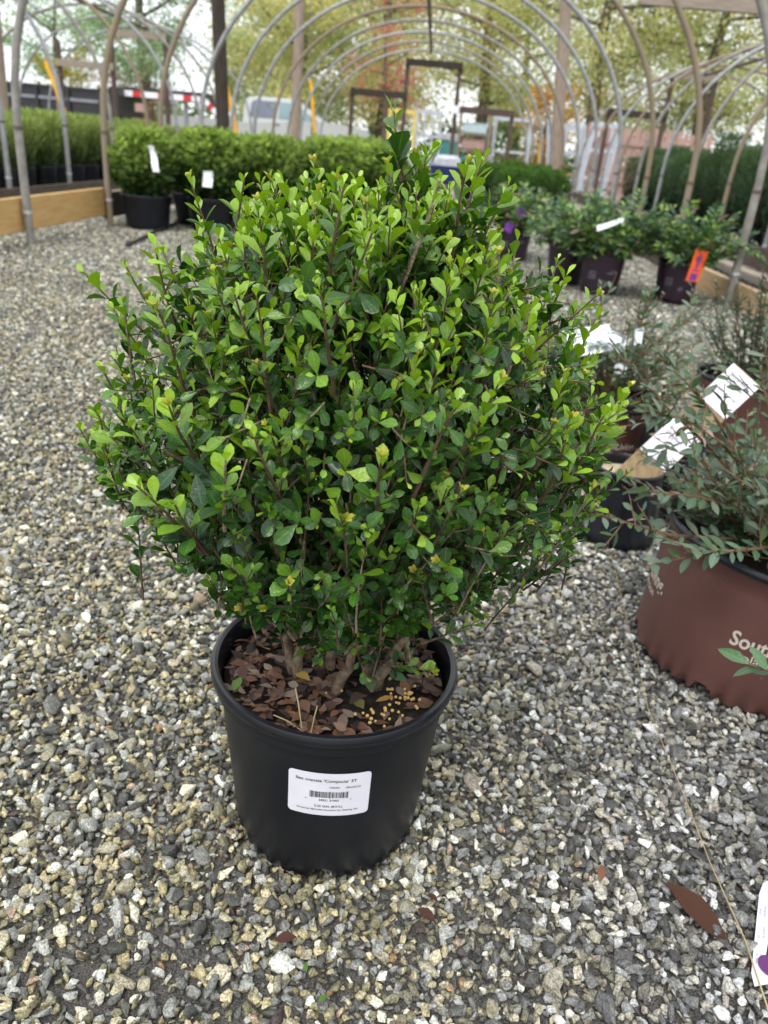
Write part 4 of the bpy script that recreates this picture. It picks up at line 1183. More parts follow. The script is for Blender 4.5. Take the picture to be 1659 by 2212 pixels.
def end_frame(y, posts, bars, label):
    root = empty('end_frame', (posts[0][0], y, 0), 0, label, 'timber frame')
    for x, h, m in posts: MB().box((x - posts[0][0], 0, h / 2), (.09, .09, h), m, None, .005).build('post', root)
    for xa, xb, z, m in bars: MB().box(((xa + xb) / 2 - posts[0][0], -.07, z), (xb - xa + .09, .045, .14), m, None, .005).build('rail', root)
    return root
mid_end = end_frame(19.85, [(-2.02, 1.95, 'frame_rust'), (-.81, 2.58, 'frame_rust'), (.36, 2.58, 'frame_rust'), (1.66, 1.75, 'frame_rust')],
          [(-2.02, -.81, 1.86, 'pole_dark_wood'), (-.81, .36, 2.53, 'pole_dark_wood'), (.36, 1.66, 1.68, 'frame_rust')], 'dark timber door frame at the far end of the middle tunnel')
MB().box((.36 + 2.02, -.11, 1.66), (.16, .12, .16), 'white_tape', None, .01).build('meter_box', mid_end)
end_frame(19.8, [(3.80, 1.93, 'frame_rust'), (5.05, 2.75, 'frame_rust'), (6.0, 2.75, 'frame_rust')], [(3.8, 5.05, 1.88, 'pole_dark_wood'), (5.05, 6.0, 2.70, 'grey_wood')], 'timber end frame of the right tunnel')
end_frame(19.2, [(-8.5, 2.3, 'frame_rust'), (-7.3, 2.6, 'frame_rust'), (-6.1, 2.6, 'frame_rust')], [(-8.5, -7.3, 1.9, 'grey_wood'), (-7.3, -6.1, 2.55, 'grey_wood')], 'timber end frame of the left tunnel')
tag(MB().tube([(-2.15, 5.7, .012), (-2.18, 6.1, .016), (-2.24, 6.6, .018), (-2.30, 7.4, .018), (-2.28, 8.4, .018), (-2.3, 10, .018)], .013, 'hose_black', 8).build('hose', None, True), 'black irrigation hose lying along the gravel beside the left shrubs', 'hose')

# ---------------------------------------------------------------- background plants
def cloud(n, rfun, z0, z1, col_a, col_b, L, W, T, m, name, root, up=.5, seed=1, shell=.45, light=.5):
    rg = np.random.default_rng(seed)
    z = rg.uniform(z0, z1, n); az = rg.uniform(0, 2 * PI, n)
    lump = 1 + .12 * np.sin(3 * az + 11 * z + seed) + .09 * np.sin(5 * az - 23 * z)
    r = rfun((z - z0) / (z1 - z0)) * lump * rg.random(n) ** shell
    P = np.stack([r * np.cos(az), r * np.sin(az), z], 1)
    A = np.stack([np.cos(az), np.sin(az), np.full(n, up)], 1) + rg.normal(0, .5, (n, 3))
    N = np.stack([.5 * np.cos(az), .5 * np.sin(az), np.ones(n)], 1) + rg.normal(0, .4, (n, 3))
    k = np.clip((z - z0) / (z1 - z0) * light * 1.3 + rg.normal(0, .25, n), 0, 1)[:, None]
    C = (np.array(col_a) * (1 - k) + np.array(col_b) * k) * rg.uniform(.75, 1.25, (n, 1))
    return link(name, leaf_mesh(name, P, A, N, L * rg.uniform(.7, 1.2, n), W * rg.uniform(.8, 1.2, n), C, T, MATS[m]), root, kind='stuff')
def stems(root, n, h, r0, spread, m='bark'):
    mb = MB()
    for k in range(n):
        a = 2 * PI * k / n + .4
        mb.tube([(.02 * math.cos(a), .02 * math.sin(a), -.03), (.03 * math.cos(a), .03 * math.sin(a), h * .4), (spread * math.cos(a), spread * math.sin(a), h)], [r0, r0 * .8, r0 * .4], m, 6)
    mb.build('stem', root, True)
big_pot = pot_meshes(.215, .205, .175, .27, 'black_plastic', 'black_rim', 30, .04, 48, 2)
std_pot = pot_meshes(.165, .155, .135, .27, 'black_plastic', 'black_rim', 24, .04, 40, 2)
# rounded leafy shrubs on the left of the aisle
protos = []
for s_ in (1, 2, 3):
    r = empty('leafy_shrub', (0, 0, .23), 0, 'x', 'shrub')
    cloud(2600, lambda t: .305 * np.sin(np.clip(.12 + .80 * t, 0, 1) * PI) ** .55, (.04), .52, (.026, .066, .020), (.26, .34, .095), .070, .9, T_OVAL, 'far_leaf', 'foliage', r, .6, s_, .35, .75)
    stems(r, 6, .45, .008, .14); protos.append(r)
spots = [(-2.42, 6.95), (-1.93, 7.2), (-1.46, 7.5), (-1.0, 7.85), (-.56, 8.3), (-2.2, 7.65), (-1.72, 7.95), (-1.25, 8.3), (-.80, 8.75), (-2.0, 8.45), (-1.5, 8.8), (-1.05, 9.25)]
for i, (x, y) in enumerate(spots):
    o = protos[i] if i < 3 else copy_tree(protos[i % 3])
    sc = random.uniform(.93, 1.07) * (1.12 if i in (4, 8) else 1)
    o.location = (x, y, .235); o.rotation_euler = (0, 0, random.uniform(0, 6)); o.scale = (sc * .95, sc * .95, sc * random.uniform(.84, 1.12))
    if i == 0: o['label'] = 'nearest leafy green shrub in the black pot beside the left hoop legs'
    elif i == 4: o['label'] = 'tallest leafy shrub at the inner end of the left shrub row'
    else: o['label'] = ' '.join((('', 'second', 'third', 'fourth', '', 'first', 'second', 'third', 'fourth', 'first', 'second', 'third')[i], 'leafy shrub from the left in the', 'front' if i < 5 else 'middle' if i < 9 else 'back', 'row left of the aisle'))
    if i not in (0, 4): o['group'] = 'leafy shrubs crowded left of the aisle'
    p = pot(big_pot, (x, y, 0), 'wide black pot of the nearest shrub left of the aisle' if i == 0 else 'wide black pot under the crowded leafy shrubs left of the aisle', None if i == 0 else 'black pots of the left shrub block', random.uniform(0, 6))
tag(sheet([(-2.27, 6.60, .66), (-2.225, 6.60, .66), (-2.17, 6.58, .47), (-2.225, 6.58, .47)], 3, 6, lambda u, v: .02 * math.sin(5 * v), 'plant_tag', 'tag_print'), 'white hanging tag on the nearest leafy shrub', 'plant tag')
tag(sheet([(-1.88, 6.78, .50), (-1.80, 6.78, .50), (-1.80, 6.76, .38), (-1.88, 6.76, .38)], 3, 4, lambda u, v: .01 * math.sin(5 * v), 'plant_tag', 'tag_print'), 'white tag low on the second leafy shrub from the left', 'plant tag')
# fine needled plants in the left tunnel
protos = []
for s_ in (1, 2, 3):
    r = empty('needle_shrub', (0, 0, .23), 0, 'soft light green needled plant in a black pot in the left tunnel', 'shrub', 'needled plants in rows in the left tunnel')
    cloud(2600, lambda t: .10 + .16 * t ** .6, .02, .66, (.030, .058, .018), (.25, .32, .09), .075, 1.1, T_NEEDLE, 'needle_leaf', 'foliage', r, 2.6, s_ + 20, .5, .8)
    stems(r, 7, .5, .005, .13); protos.append(r)
i = 0
for row, x in enumerate((-4.68, -5.12, -5.58, -6.05)):
    for k in range(19):
        y = 6.6 + k * .46 + .2 * (row % 2)
        if x / y < -.60 or x / y > -.30: continue
        o = protos[i] if i < 3 else copy_tree(protos[i % 3])
        sc = random.uniform(.92, 1.1)
        o.location = (x + random.uniform(-.04, .04), y, .235); o.rotation_euler = (0, 0, random.uniform(0, 6)); o.scale = (sc, sc, sc * random.uniform(.72, .86))
        pot(std_pot, (o.location.x, y, 0), 'black nursery pot under a needled plant in the left tunnel', 'black pots in rows in the left tunnel', random.uniform(0, 6)); i += 1
# tall dark evergreens in the right tunnel
protos = []
for s_ in (1, 2, 3):
    r = empty('upright_yew', (0, 0, .23), 0, 'tall narrow dark evergreen in a black pot in the right tunnel', 'shrub', 'dark evergreens in rows in the right tunnel')
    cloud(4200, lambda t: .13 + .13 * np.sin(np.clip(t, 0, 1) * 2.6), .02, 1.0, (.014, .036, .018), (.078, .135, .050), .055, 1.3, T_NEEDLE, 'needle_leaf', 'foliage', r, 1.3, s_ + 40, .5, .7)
    stems(r, 6, .8, .007, .12); protos.append(r)
i = 0
for row, x in enumerate((3.72, 4.22, 4.75, 5.3, 5.9)):
    for k in range(21):
        y = 6.4 + k * .52 + .24 * (row % 2)
        if x / y > .66 or x / y < .235: continue
        o = protos[i] if i < 3 else copy_tree(protos[i % 3])
        sc = random.uniform(.85, 1.05) * np.interp(y, [7, 11, 15], [1.05, .98, .85])
        o.location = (x + random.uniform(-.05, .05), y, .235); o.rotation_euler = (0, 0, random.uniform(0, 6)); o.scale = (sc * .92, sc * .92, sc * random.uniform(.78, 1.18))
        pot(std_pot, (o.location.x, y, 0), 'black nursery pot under a dark evergreen in the right tunnel', 'black pots in rows in the right tunnel', random.uniform(0, 6)); i += 1
# low dark shrubs in the far part of the aisle
protos = []
for s_ in (1, 2):
    r = empty('dark_shrub', (0, 0, .2), 0, 'low dark green shrub beside the aisle at the far right hoops', 'shrub', 'low dark shrubs along the far aisle')
    cloud(2200, lambda t: .36 * np.sin(np.clip(.12 + .80 * t, 0, 1) * PI) ** .55, .0, .52, (.014, .038, .014), (.085, .155, .038), .06, .8, T_OVAL, 'far_leaf', 'foliage', r, .6, s_ + 60, .35, .7)
    stems(r, 5, .35, .008, .14); protos.append(r)
for i, (x, y) in enumerate([(.62, 15.6), (1.08, 15.0), (1.5, 14.3), (1.82, 13.5), (.95, 16.3), (1.45, 15.6), (1.8, 14.6), (1.25, 13.2), (1.72, 12.5)]):
    o = protos[i] if i < 2 else copy_tree(protos[i % 2])
    sc = random.uniform(.78, 1.0); o.location = (x, y, .2); o.rotation_euler = (0, 0, random.uniform(0, 6)); o.scale = (sc, sc, sc)
    pot(std_pot, (x, y, 0), 'black pot under a low dark shrub along the far aisle', 'black pots along the far aisle')
# plum yews in purple pots
pp = pot_meshes(.150, .145, .118, .27, 'purple_plastic', 'black_rim', 30, .05, 64, 2)
FERN = (np.array([.025, .068, .028]), np.array([.075, .155, .062]), np.array([.22, .34, .07]))
rr_p = lambda z: .118 + (.145 - .118) * z / .27
for k, (x, y, lab, plab) in enumerate(((1.20, 5.50, 'purple pot with pale cup marks, middle of the three purple pots', 'feathery yew with a lilac tag in the middle purple pot'),
                          (1.71, 5.50, 'purple pot next to the orange card, rightmost of the purple pots', 'feathery yew with bright shoot tips behind the orange card'),
                          (1.02, 5.88, 'purple pot partly hidden behind the middle purple pot', 'feathery yew leaning left in the hidden purple pot'),
                          (.74, 7.0, 'purple pot behind the top right of the holly', 'feathery yew with a purple card behind the top right of the holly'))):
    p = pot(pp, (x, y, 0), lab, None)
    def mark(ww, hh):
        V, F = [], []
        for q in range(14):
            a, b = 2 * PI * q / 14, 2 * PI * (q + 1) / 14
            o_ = len(V)
            for an, sc in ((a, 1), (b, 1), (b, .72), (a, .72)): V.append((ww * sc * math.cos(an) + .3 * hh * sc * math.sin(an), hh * sc * math.sin(an), 0))
            F.append((o_, o_ + 1, o_ + 2, o_ + 3))
        return np.array(V), F
    it = [(*mark(.018, .012), .075, .02), (*mark(.013, .010), .02, -.045), (*rects([(0, 0, .03, .004)]), .048, .013)]
    rr_ = random.Random(k); gl = []
    for ln in (0, 1):
        for q in range(4): gl += [(-.085 + .013 * q, .012 - .02 * ln, .0035, .012), (-.080 + .013 * q, .012 - .02 * ln + rr_.choice((.0045, -.0045, 0)), .006, .003)]
    gl.append((-.066, -.026, .055, .003))
    it.append((*rects(gl), 0, 0))
    print_part('printed_text', it, 'print_lilac', p, lambda V: wrap(V, rad(-100), .14, rr_p, .0012))
    distylium('plum_yew', (x, y, .22), plab, [[(x, y, .22), (x - .2, y - .12, .36), (x - .36, y - .2, .33)], [(x, y, .22), (x + .2, y - .08, .40), (x + .42, y - .1, .38), (x + .52, y - .1, .30)] if k == 1 else [(x, y, .22), (x + .1, y - .1, .42), (x + .2, y - .15, .5)]],
              64, .44, .33, 0, .068, 31 + k, .02, 1.0, .7, 'twig_brown', FERN, T_LANCE)
oc = empty('orange_card', (1.73, 5.22, .265), rad(-8), 'bright orange card with purple print hanging by the rightmost purple pot', 'plant tag')
MB().box((0, 0, 0), (.078, .0015, .195), 'orange_card').build('card', oc)
V, F = rects([(0, .07, .014, .012), (0, .055, .03, .010), (-.004, .042, .026, .010), (.002, .03, .034, .009), (0, .012, .016, .022), (0, -.01, .012, .02), (0, -.028, .04, .008)])
MB().add([(p[0], -.0016, p[1]) for p in V], F, 'purple_card').build('printed_mark', oc)
MB().box((0, -.0018, -.068), (.042, .001, .042), 'purple_card').build('purple_square', oc)
oc.rotation_euler = (rad(4), rad(5), rad(-8))
for (x, y, z, w_, lab) in ((.735, 6.72, .395, .07, 'purple card on the yew behind the top right of the holly'), (.655, 6.72, .28, .07, 'lower purple card beside the holly edge')):
    o = MB().box((0, 0, 0), (w_, .002, .075), 'purple_card', None, .0008).build('plant_tag', None, False, (x, y, z)); o.rotation_euler = (rad(-10), rad(25), rad(10)); tag(o, lab, 'plant tag')
o = sheet([(1.05, 5.2, .455), (1.20, 5.18, .52), (1.205, 5.17, .495), (1.055, 5.19, .42)], 8, 3, lambda u, v: .02 * math.sin(3 * u), 'plant_tag', 'tag_print'); tag(o, 'pale lilac strap tag lying over the middle purple potted yew', 'plant tag')

# ---------------------------------------------------------------- poles and guy guards
def pole(x, y, r, h, m, label, lean=0.0):
    mb = MB(); pts = [(lean * z, 0, z) for z in np.linspace(-.1, h, 9)]
    o = mb.tube(pts, [r * (1 - .18 * i / 8) * random.uniform(.97, 1.03) for i in range(9)], m, 14).build('utility_pole', None, True, (x, y, 0))
    return tag(o, label, 'pole')
pole(-3.00, 12, .095, 8.0, 'pole_dark_wood', 'dark brown timber pole beside the back of the pickup truck', -.034)
pole(-3.00, 18, .11, 9.0, 'pole_wood', 'pale grey timber pole in front of the pickup windscreen', .008)
pole(2.98, 20.6, .15, 10.0, 'pole_wood', 'grey brown pole in front of the orange tree', -.10)
pole(-8.3, 16, .13, 8.0, 'pole_wood', 'pale timber pole at the left edge of the picture', .03)
pole(-6.35, 14.2, .05, 1.45, 'pole_wood', 'short grey post among the needled plants', 0)
for (a, b, y, lab, top) in (((-6.43, 1.60), (-6.20, .94), 14, 'yellow guy wire guard crossing in front of the black trailer', (-8.1, 16, 7)), ((-3.24, 1.50), (-2.98, .40), 13, 'yellow guy wire guard beside the dark pole', (-3.2, 12, 7)),
                       ((-2.71, 1.90), (-2.55, .60), 18, 'yellow guy wire guard right of the pale pole', (-2.93, 18, 8)), ((2.53, 1.25), (2.58, .25), 21, 'orange yellow guard left of the grey brown pole', (2.1, 20.6, 8))):
    root = empty('guy_wire', (b[0], y, 0), 0, lab, 'guy wire')
    s_ = (b[0] - a[0]) / (b[1] - a[1])
    MB().tube([(-s_ * b[1], 0, -.02), (0, 0, b[1]), (a[0] - b[0], 0, a[1])], .032, 'yellow_plastic', 8).build('guard', root, True)
    MB().tube([(a[0] - b[0], 0, a[1]), (top[0] - b[0], top[1] - y, top[2])], .006, 'rail_grey', 5).build('wire', root, True)

# ---------------------------------------------------------------- racks, boxes, cart beyond the tunnel
def rack(x0, x1, y, h, m, label, verts=0, rungs=(.35, .75, 1.0), t=.05, dp=.5, lean=0.0):
    root = empty('metal_rack', ((x0 + x1) / 2, y, 0), 0, label, 'rack'); hw = (x1 - x0) / 2
    for sx in (-1, 1):
        for sy in (-1, 1):
            MB().tube([(sx * hw + lean, sy * dp / 2, 0), (sx * hw, sy * dp / 2, h)], t / 2, m, 6).build('upright', root)
    for f in rungs:
        for sy in (-1, 1): MB().box((lean * (1 - f), sy * (dp / 2 + .001), f * h - t / 2), (2 * hw, t * .8, t), m).build('rail', root)
    for k in range(verts):
        xx = -hw + 2 * hw * (k + 1) / (verts + 1)
        MB().tube([(xx, -dp / 2 - .03, .1), (xx, -dp / 2 - .03, h - .02)], t / 2.4, m, 6).build('bar', root)
    return root
rack(-1.18, -.58, 20.9, 1.62, 'yellow_paint', 'yellow metal rack seen through the door frame', 0, (.32, .62, 1.0), .075)
rack(-.52, .06, 21.2, 1.66, 'pale_steel', 'pale blue steel rack with three upright bars right of the yellow rack', 2, (.3, .58, .68, 1.0), .06)
rack(1.42, 2.30, 21.6, 1.70, 'pale_steel', 'open silver rack with three rails between the boxes and the grey pole', 0, (.22, .55, .98), .055)
rack(2.75, 3.55, 21.6, 1.68, 'pale_steel', 'silver rack with wide pale legs right of the grey brown pole', 1, (.25, .62, .96), .09, .6, .25)
rack(3.75, 4.35, 21.0, 1.72, 'pale_steel', 'narrow silver rack in front of the pinkish fence', 2, (.3, .66, .98), .07, .4, -.15)
sh = empty('shelf_rack', (.90, 21.2, 0), 0, 'timber shelf rack holding pale, brown and teal boxes', 'rack')
for sx in (-.36, .36): MB().box((sx, 0, .85), (.06, .4, 1.7), 'pole_wood').build('upright', sh)
for z in (.48, .86, 1.22): MB().box((0, 0, z), (.66, .42, .035), 'pole_wood').build('shelf', sh)
for z, m, lab in ((.50, 'teal_paint', 'teal box on the bottom shelf of the timber rack'), (.88, 'pink_fence', 'brownish box on the middle shelf of the timber rack'), (1.24, 'pale_blue_paint', 'pale blue box on the top shelf of the timber rack')):
    b = empty('storage_box', (.90, 21.2, z), 0, lab, 'box')
    MB().box((0, 0, .11), (.58, .36, .21), m, None, .02).build('box_body', b); MB().box((0, 0, .225), (.60, .38, .02), m, None, .006).build('lid', b)
hv = empty('bench', (.30, 21.5, 0), 0, 'pale topped bench with a dark green front left of the timber shelf rack', 'bench')
MB().box((0, 0, 1.12), (.62, .4, .16), 'clear_plastic', None, .02).build('top', hv)
MB().box((0, .0, .55), (.54, .34, .96), 'teal_paint', None, .02).build('cupboard', hv)
for (x, y, n_, lab) in ((1.55, 22.6, 4, 'low stack of tan lumber beside the shelf rack'), (3.2, 22.8, 5, 'low stack of tan lumber under the orange tree')):
    ls = empty('lumber_stack', (x, y, 0), .1, lab, 'lumber')
    for k in range(n_):
        for q in range(3): MB().box((random.uniform(-.06, .06), -.2 + .2 * q, .08 + .10 * k), (1.9, .16, .085), 'pine_wood', None, .005).build('plank', ls)
cart = empty('garden_cart', (.17, 14.0, 0), 0, 'dark blue tub cart on black legs in the far aisle', 'cart')
def tub_off(i, a): return (0, 0)
cb = MB()
for (z, hx, hy) in ((.33, .15, .22),): pass
prof = [(.30, .16, .20), (.34, .18, .23), (.56, .235, .30), (.58, .25, .31)]
V, F = [], []
for z, hx, hy in prof: V += [(-hx, -hy, z), (hx, -hy, z), (hx, hy, z), (-hx, hy, z)]
for i in range(3):
    for k in range(4): F.append((i * 4 + k, i * 4 + (k + 1) % 4, i * 4 + 4 + (k + 1) % 4, i * 4 + 4 + k))
F.append((3, 2, 1, 0))
cb.add(V, F, 'blue_plastic').build('tub', cart)
for sx in (-.12, .12): MB().tube([(sx, .05, .32), (sx * 1.1, .1, 0)], .016, 'rubber', 6).build('leg', cart)
wl = MB().tube([(-.03, -.12, .13), (.03, -.12, .13)], .13, 'rubber', 20).build('wheel', cart, True)
MB().tube([(-.035, -.12, .13), (.035, -.12, .13)], .06, 'rail_grey', 12).build('rim', wl, True)
for (x, y, w_, h, d_, z, lab) in ((-.28, 15.4, .44, .40, .4, .36, 'upright clear plastic bin left of the blue cart'), (.22, 15.0, .46, .24, .4, .50, 'domed clear plastic bin seen above the blue cart')):
    b = empty('clear_bin', (x, y, z), 0, lab, 'bin')
    MB().box((0, 0, h / 2), (w_, d_, h), 'clear_plastic', None, .06).build('bin_body', b, True)
    for k in range(4): MB().box((-w_ * .36 + w_ * .24 * k, -d_ / 2 - .006, h * .45), (.02, .012, h * .7), 'pale_steel').build('rib', b)
tb_ = empty('low_table', (0, 15.2, 0), 0, 'low grey table carrying the clear plastic bins', 'table')
MB().box((0, 0, .335), (1.0, .6, .04), 'grey_wood').build('table_top', tb_)
MB().box((.22, -.05, .425), (.44, .4, .13), 'grey_wood').build('riser', tb_)
for sx in (-.44, .44):
    for sy in (-.25, .25): MB().box((sx, sy, .157), (.05, .05, .314), 'grey_wood').build('leg', tb_)
fe = empty('picket_fence', (3.7, 22.4, 0), rad(2), 'pinkish timber fence panels standing behind the right tunnel', 'fence')
for k in range(22):
    h = 1.72 + random.uniform(-.05, .05)
    MB().prism([(.155 * k, 0, .05), (.155 * k + .13, 0, .05), (.155 * k + .13, 0, h - .05), (.155 * k + .065, 0, h), (.155 * k, 0, h - .05)], (0, .02, 0), 'pink_fence').build('slat', fe)
for z in (.45, 1.35): MB().box((1.7, -.026, z), (3.4, .04, .1), 'pink_fence').build('rail', fe)
for k in range(3): MB().box((.4 + 1.2 * k, -.09, .8), (.09, .09, 1.6), 'pink_fence', Matrix.Rotation(rad(14), 3, 'Y')).build('post', fe)

# ---------------------------------------------------------------- pickup truck and gooseneck trailer
TX, TY = -8.85, 28.0
tr = empty('pickup_truck', (TX, TY, 0), rad(2), 'pale silver pickup truck parked beyond the leafy shrubs', 'truck'); tr.scale = (1.10, 1, 1.02)
WD = 1.92
def side(poly, y0, y1, m, name, parent, bev=0):
    o = MB().prism([(x, y0, z) for x, z in poly], (0, y1 - y0, 0), m)
    return o.build(name, parent)
body = side([(0, .55), (.05, .50), (.75, .50), (.80, .78), (1.05, .92), (1.40, .92), (1.65, .78), (1.70, .46), (4.30, .46), (4.35, .78), (4.60, .92), (4.95, .92), (5.20, .78), (5.25, .48), (6.05, .50), (6.10, .62), (6.08, .98), (5.95, 1.18), (5.6, 1.24), (4.75, 1.30), (4.6, 1.30), (2.32, 1.10), (2.28, 1.14), (0, 1.14)], -WD / 2, WD / 2, 'truck_paint', 'body', tr)
cab = MB()
lo, hi = [(2.34, 1.08), (4.72, 1.28)], [(2.50, 1.80), (2.66, 1.86), (3.85, 1.88), (4.05, 1.82)]
V = []
cabp = [(2.34, 1.06), (2.40, 1.70), (2.52, 1.83), (2.75, 1.87), (3.75, 1.88), (3.98, 1.82), (4.85, 1.27), (4.85, 1.20)]
for sy, ins in ((-1, 1), (1, 1)):
    for x, z in cabp: V.append((x, sy * (WD / 2 - .04 - .16 * max(0, (z - 1.25)) / .63), z))
k = len(cabp); F = [tuple(range(k)), tuple(range(2 * k - 1, k - 1, -1))] + [(i, (i + 1) % k, k + (i + 1) % k, k + i) for i in range(k)]
MB().add(V, F, 'truck_paint').build('cab', tr)
yy = lambda z: -(WD / 2 - .04 - .16 * max(0, (z - 1.25)) / .63) - .006
def pane(poly, m, nm): MB().prism([(x, yy(z), z) for x, z in poly], (0, .012, 0), m).build(nm, tr)
pane([(2.56, 1.30), (2.60, 1.68), (2.68, 1.76), (3.32, 1.76), (3.32, 1.30)], 'window_glass', 'window')
pane([(3.40, 1.30), (3.40, 1.76), (3.86, 1.74), (4.45, 1.36), (4.46, 1.30)], 'front_glass', 'window')
ws = MB().add([(4.02, -.74, 1.80), (4.02, .74, 1.80), (4.80, .86, 1.31), (4.80, -.86, 1.31)], [(0, 1, 2, 3)], 'front_glass').build('windscreen', tr); ws.location = (.01, 0, .015)
MB().box((4.42, -WD / 2 - .10, 1.36), (.10, .20, .18), 'rubber', None, .02).build('mirror', tr)
MB().box((-.02, -WD / 2 + .12, 1.0), (.06, .16, .26), 'red_lens', None, .01).build('tail_light', tr)
MB().box((6.06, -WD / 2 + .2, .92), (.06, .3, .16), 'clear_plastic', None, .02).build('headlight', tr)
MB().box((-.08, 0, .52), (.18, WD * .95, .14), 'pale_steel', None, .02).build('bumper', tr)
for z_, x_ in ((3.36, 0),): MB().box((3.36, -WD / 2 - .004, 1.12), (.16, .02, .03), 'rubber').build('handle', tr)
for x in (1.22, 4.78):
    for sy in (-1, 1):
        wv = MB().tube([(x, sy * (WD / 2 - .26), .38), (x, sy * (WD / 2 + .01), .38)], .38, 'rubber', 28).build('wheel', tr, True)
        MB().tube([(x, sy * (WD / 2 - .05), .38), (x, sy * (WD / 2 + .022), .38)], .22, 'rail_grey', 20).build('rim', wv, True)
gl = empty('gooseneck_trailer', (-14.5, 25.6, 0), rad(-1), 'long black gooseneck trailer with red and white reflective tape', 'trailer')
MB().box((2.4, 0, 1.22), (5.2, 1.9, .78), 'trailer_black', None, .02).build('bed', gl)
MB().box((2.4, -.97, 1.30), (5.2, .05, .08), 'rail_grey').build('side_rail', gl)
MB().box((2.4, -.975, 1.60), (5.25, .07, .06), 'trailer_black').build('top_rail', gl)
for k in range(6): MB().box((.1 + k * .93, -.985, 1.2), (.08, .06, .74), 'trailer_black').build('rib', gl)
MB().box((5.15, 0, 1.35), (.3, 1.9, .75), 'trailer_black', None, .02).build('headboard', gl)
MB().prism([(5.3, -.5, 1.50), (7.55, -.5, 1.52), (8.05, -.5, 1.12), (8.1, -.5, 1.30), (7.7, -.5, 1.78), (5.3, -.5, 1.76)], (0, 1.0, 0), 'trailer_black').build('gooseneck', gl)
tp = MB
for k in range(9):
    MB().box((5.42 + .25 * k, -.515, 1.60), (.248, .012, .15), 'red_tape' if k % 3 == 1 else 'white_tape').build('reflective_tape', gl)
R_ = Matrix.Rotation(rad(42), 3, 'Y')
for k in range(4):
    MB().box((7.74 + .11 * k, -.515, 1.53 - .10 * k), (.148, .012, .14), 'red_tape' if k % 3 == 1 else 'white_tape', R_).build('reflective_tape', gl)
MB().box((7.05, -.3, .9), (.1, .1, 1.0), 'rail_grey').build('jack', gl)
MB().box((5.75, -.52, 1.25), (.3, .03, .22), 'pink_fence').build('plate', gl)
for x in (1.6, 2.5):
    for sy in (-1, 1): MB().tube([(x, sy * .98, .38), (x, sy * .72, .38)], .38, 'rubber', 24).build('wheel', gl, True)

# ---------------------------------------------------------------- trees
def tree(name, x, y, h, cr, zc0, cols, n, label, leaf=.17, seed=1, tr_=.16, nl=9, cat='tree', group=None, gap=1.0, lean=0, clump=.43, dens=.8):
    rg = np.random.default_rng(seed)
    root = empty(name, (x, y, 0), 0, label, cat, group)
    mb = MB()
    pts = [(lean * z + .12 * math.sin(z * .9 + seed) * min(1, z / 3), .1 * math.cos(z * .7 + seed), z) for z in np.linspace(-.1, h * .93, 10)]
    mb.tube(pts, [tr_ * (1 - .85 * i / 9) for i in range(10)], 'trunk_bark', 10)
    cents, dirs = [], []
    for k in range(nl):
        z = zc0 * .85 + (h * .9 - zc0 * .85) * (k + .5) / nl + rg.uniform(-.2, .2)
        az = k * 2.4 + rg.uniform(-.4, .4)
        f = math.sin(min(1, max(.05, (z - zc0 * .7) / (h - zc0 * .7))) * PI) ** .55
        Ln = cr * f * rg.uniform(.7, 1.05)
        b = np.array([lean * z, 0, z]); e = b + np.array([Ln * math.cos(az), Ln * math.sin(az), Ln * rg.uniform(.1, .55)])
        m_ = (b + e) / 2 + np.array([0, 0, -.06 * Ln])
        mb.tube([b, m_, e], [tr_ * .38 * (1 - .6 * z / h), tr_ * .22, tr_ * .06], 'trunk_bark', 6)
        for q in (.35, .55, .72, .88, 1.02):
            cents.append(b + (e - b) * q + rg.normal(0, .22 * cr * .4, 3)); dirs.append(unit(e - b))
            if q > .5:
                s2 = b + (e - b) * q + rg.normal(0, .32 * cr * .5, 3)
                cents.append(s2); mb.tube([b + (e - b) * q, s2], [tr_ * .10, tr_ * .03], 'trunk_bark', 4, False)
    mb.build('trunk', root, True)
    cents = np.array(cents)
    cents = cents[rg.random(len(cents)) < gap * .86]
    n = int(n * dens * 2.5); ci = rg.integers(0, len(cents), n); sz = rg.uniform(.5, 1.2, len(cents)) * clump * cr * .46
    P = cents[ci] + rg.normal(0, 1, (n, 3)) * sz[ci][:, None] * np.array([1, 1, .62])
    P[:, 2] = np.maximum(P[:, 2], .25)
    A = rg.normal(0, 1, (n, 3)) + np.array([0, 0, -.25]); N = rg.normal(0, .8, (n, 3)) + np.array([0, 0, 1])
    cc = np.array(cols); hue = rg.integers(0, len(cols), len(cents))
    C = cc[np.where(rg.random(n) < .7, hue[ci], rg.integers(0, len(cols), n))] * rg.uniform(.7, 1.25, (n, 1))
    link('crown', leaf_mesh('crown', P, A, N, leaf * .64 * rg.uniform(.6, 1.3, n), rg.uniform(.8, 1.2, n), C, T_DIAMOND, MATS['far_leaf']), root, kind='stuff')
    return root
YG = [(.50, .49, .24), (.42, .44, .22), (.56, .50, .24), (.34, .39, .19)]  # tree leaf colours raised: the pale haze over them is put into the colour
OG = [(.38, .42, .23), (.32, .38, .22), (.46, .45, .23)]
PG = [(.28, .38, .23), (.23, .33, .21), (.33, .41, .23)]
tree('pine_tree', -10.6, 31, 10.5, 2.35, 1.6, PG, 14000, 'tall dense grey green conifer behind the left tunnel', .17, 1, .22, 15, clump=.5)
tree('pine_tree', -14.6, 33, 5.2, 2.2, 1.6, PG, 3600, 'thin conifer with open branches at the top left', .17, 2, .18, 11, gap=.6)
tree('round_tree', -8.6, 42, 5.6, 2.2, 1.2, OG, 6000, 'small rounded green tree far off right of the dense conifer', .2, 3, .16, 9)
tree('autumn_tree', -5.0, 31, 5.6, 2.4, .8, YG + OG, 13000, 'olive yellow tree behind the pickup cab', .18, 4, .2, 12, clump=.5)
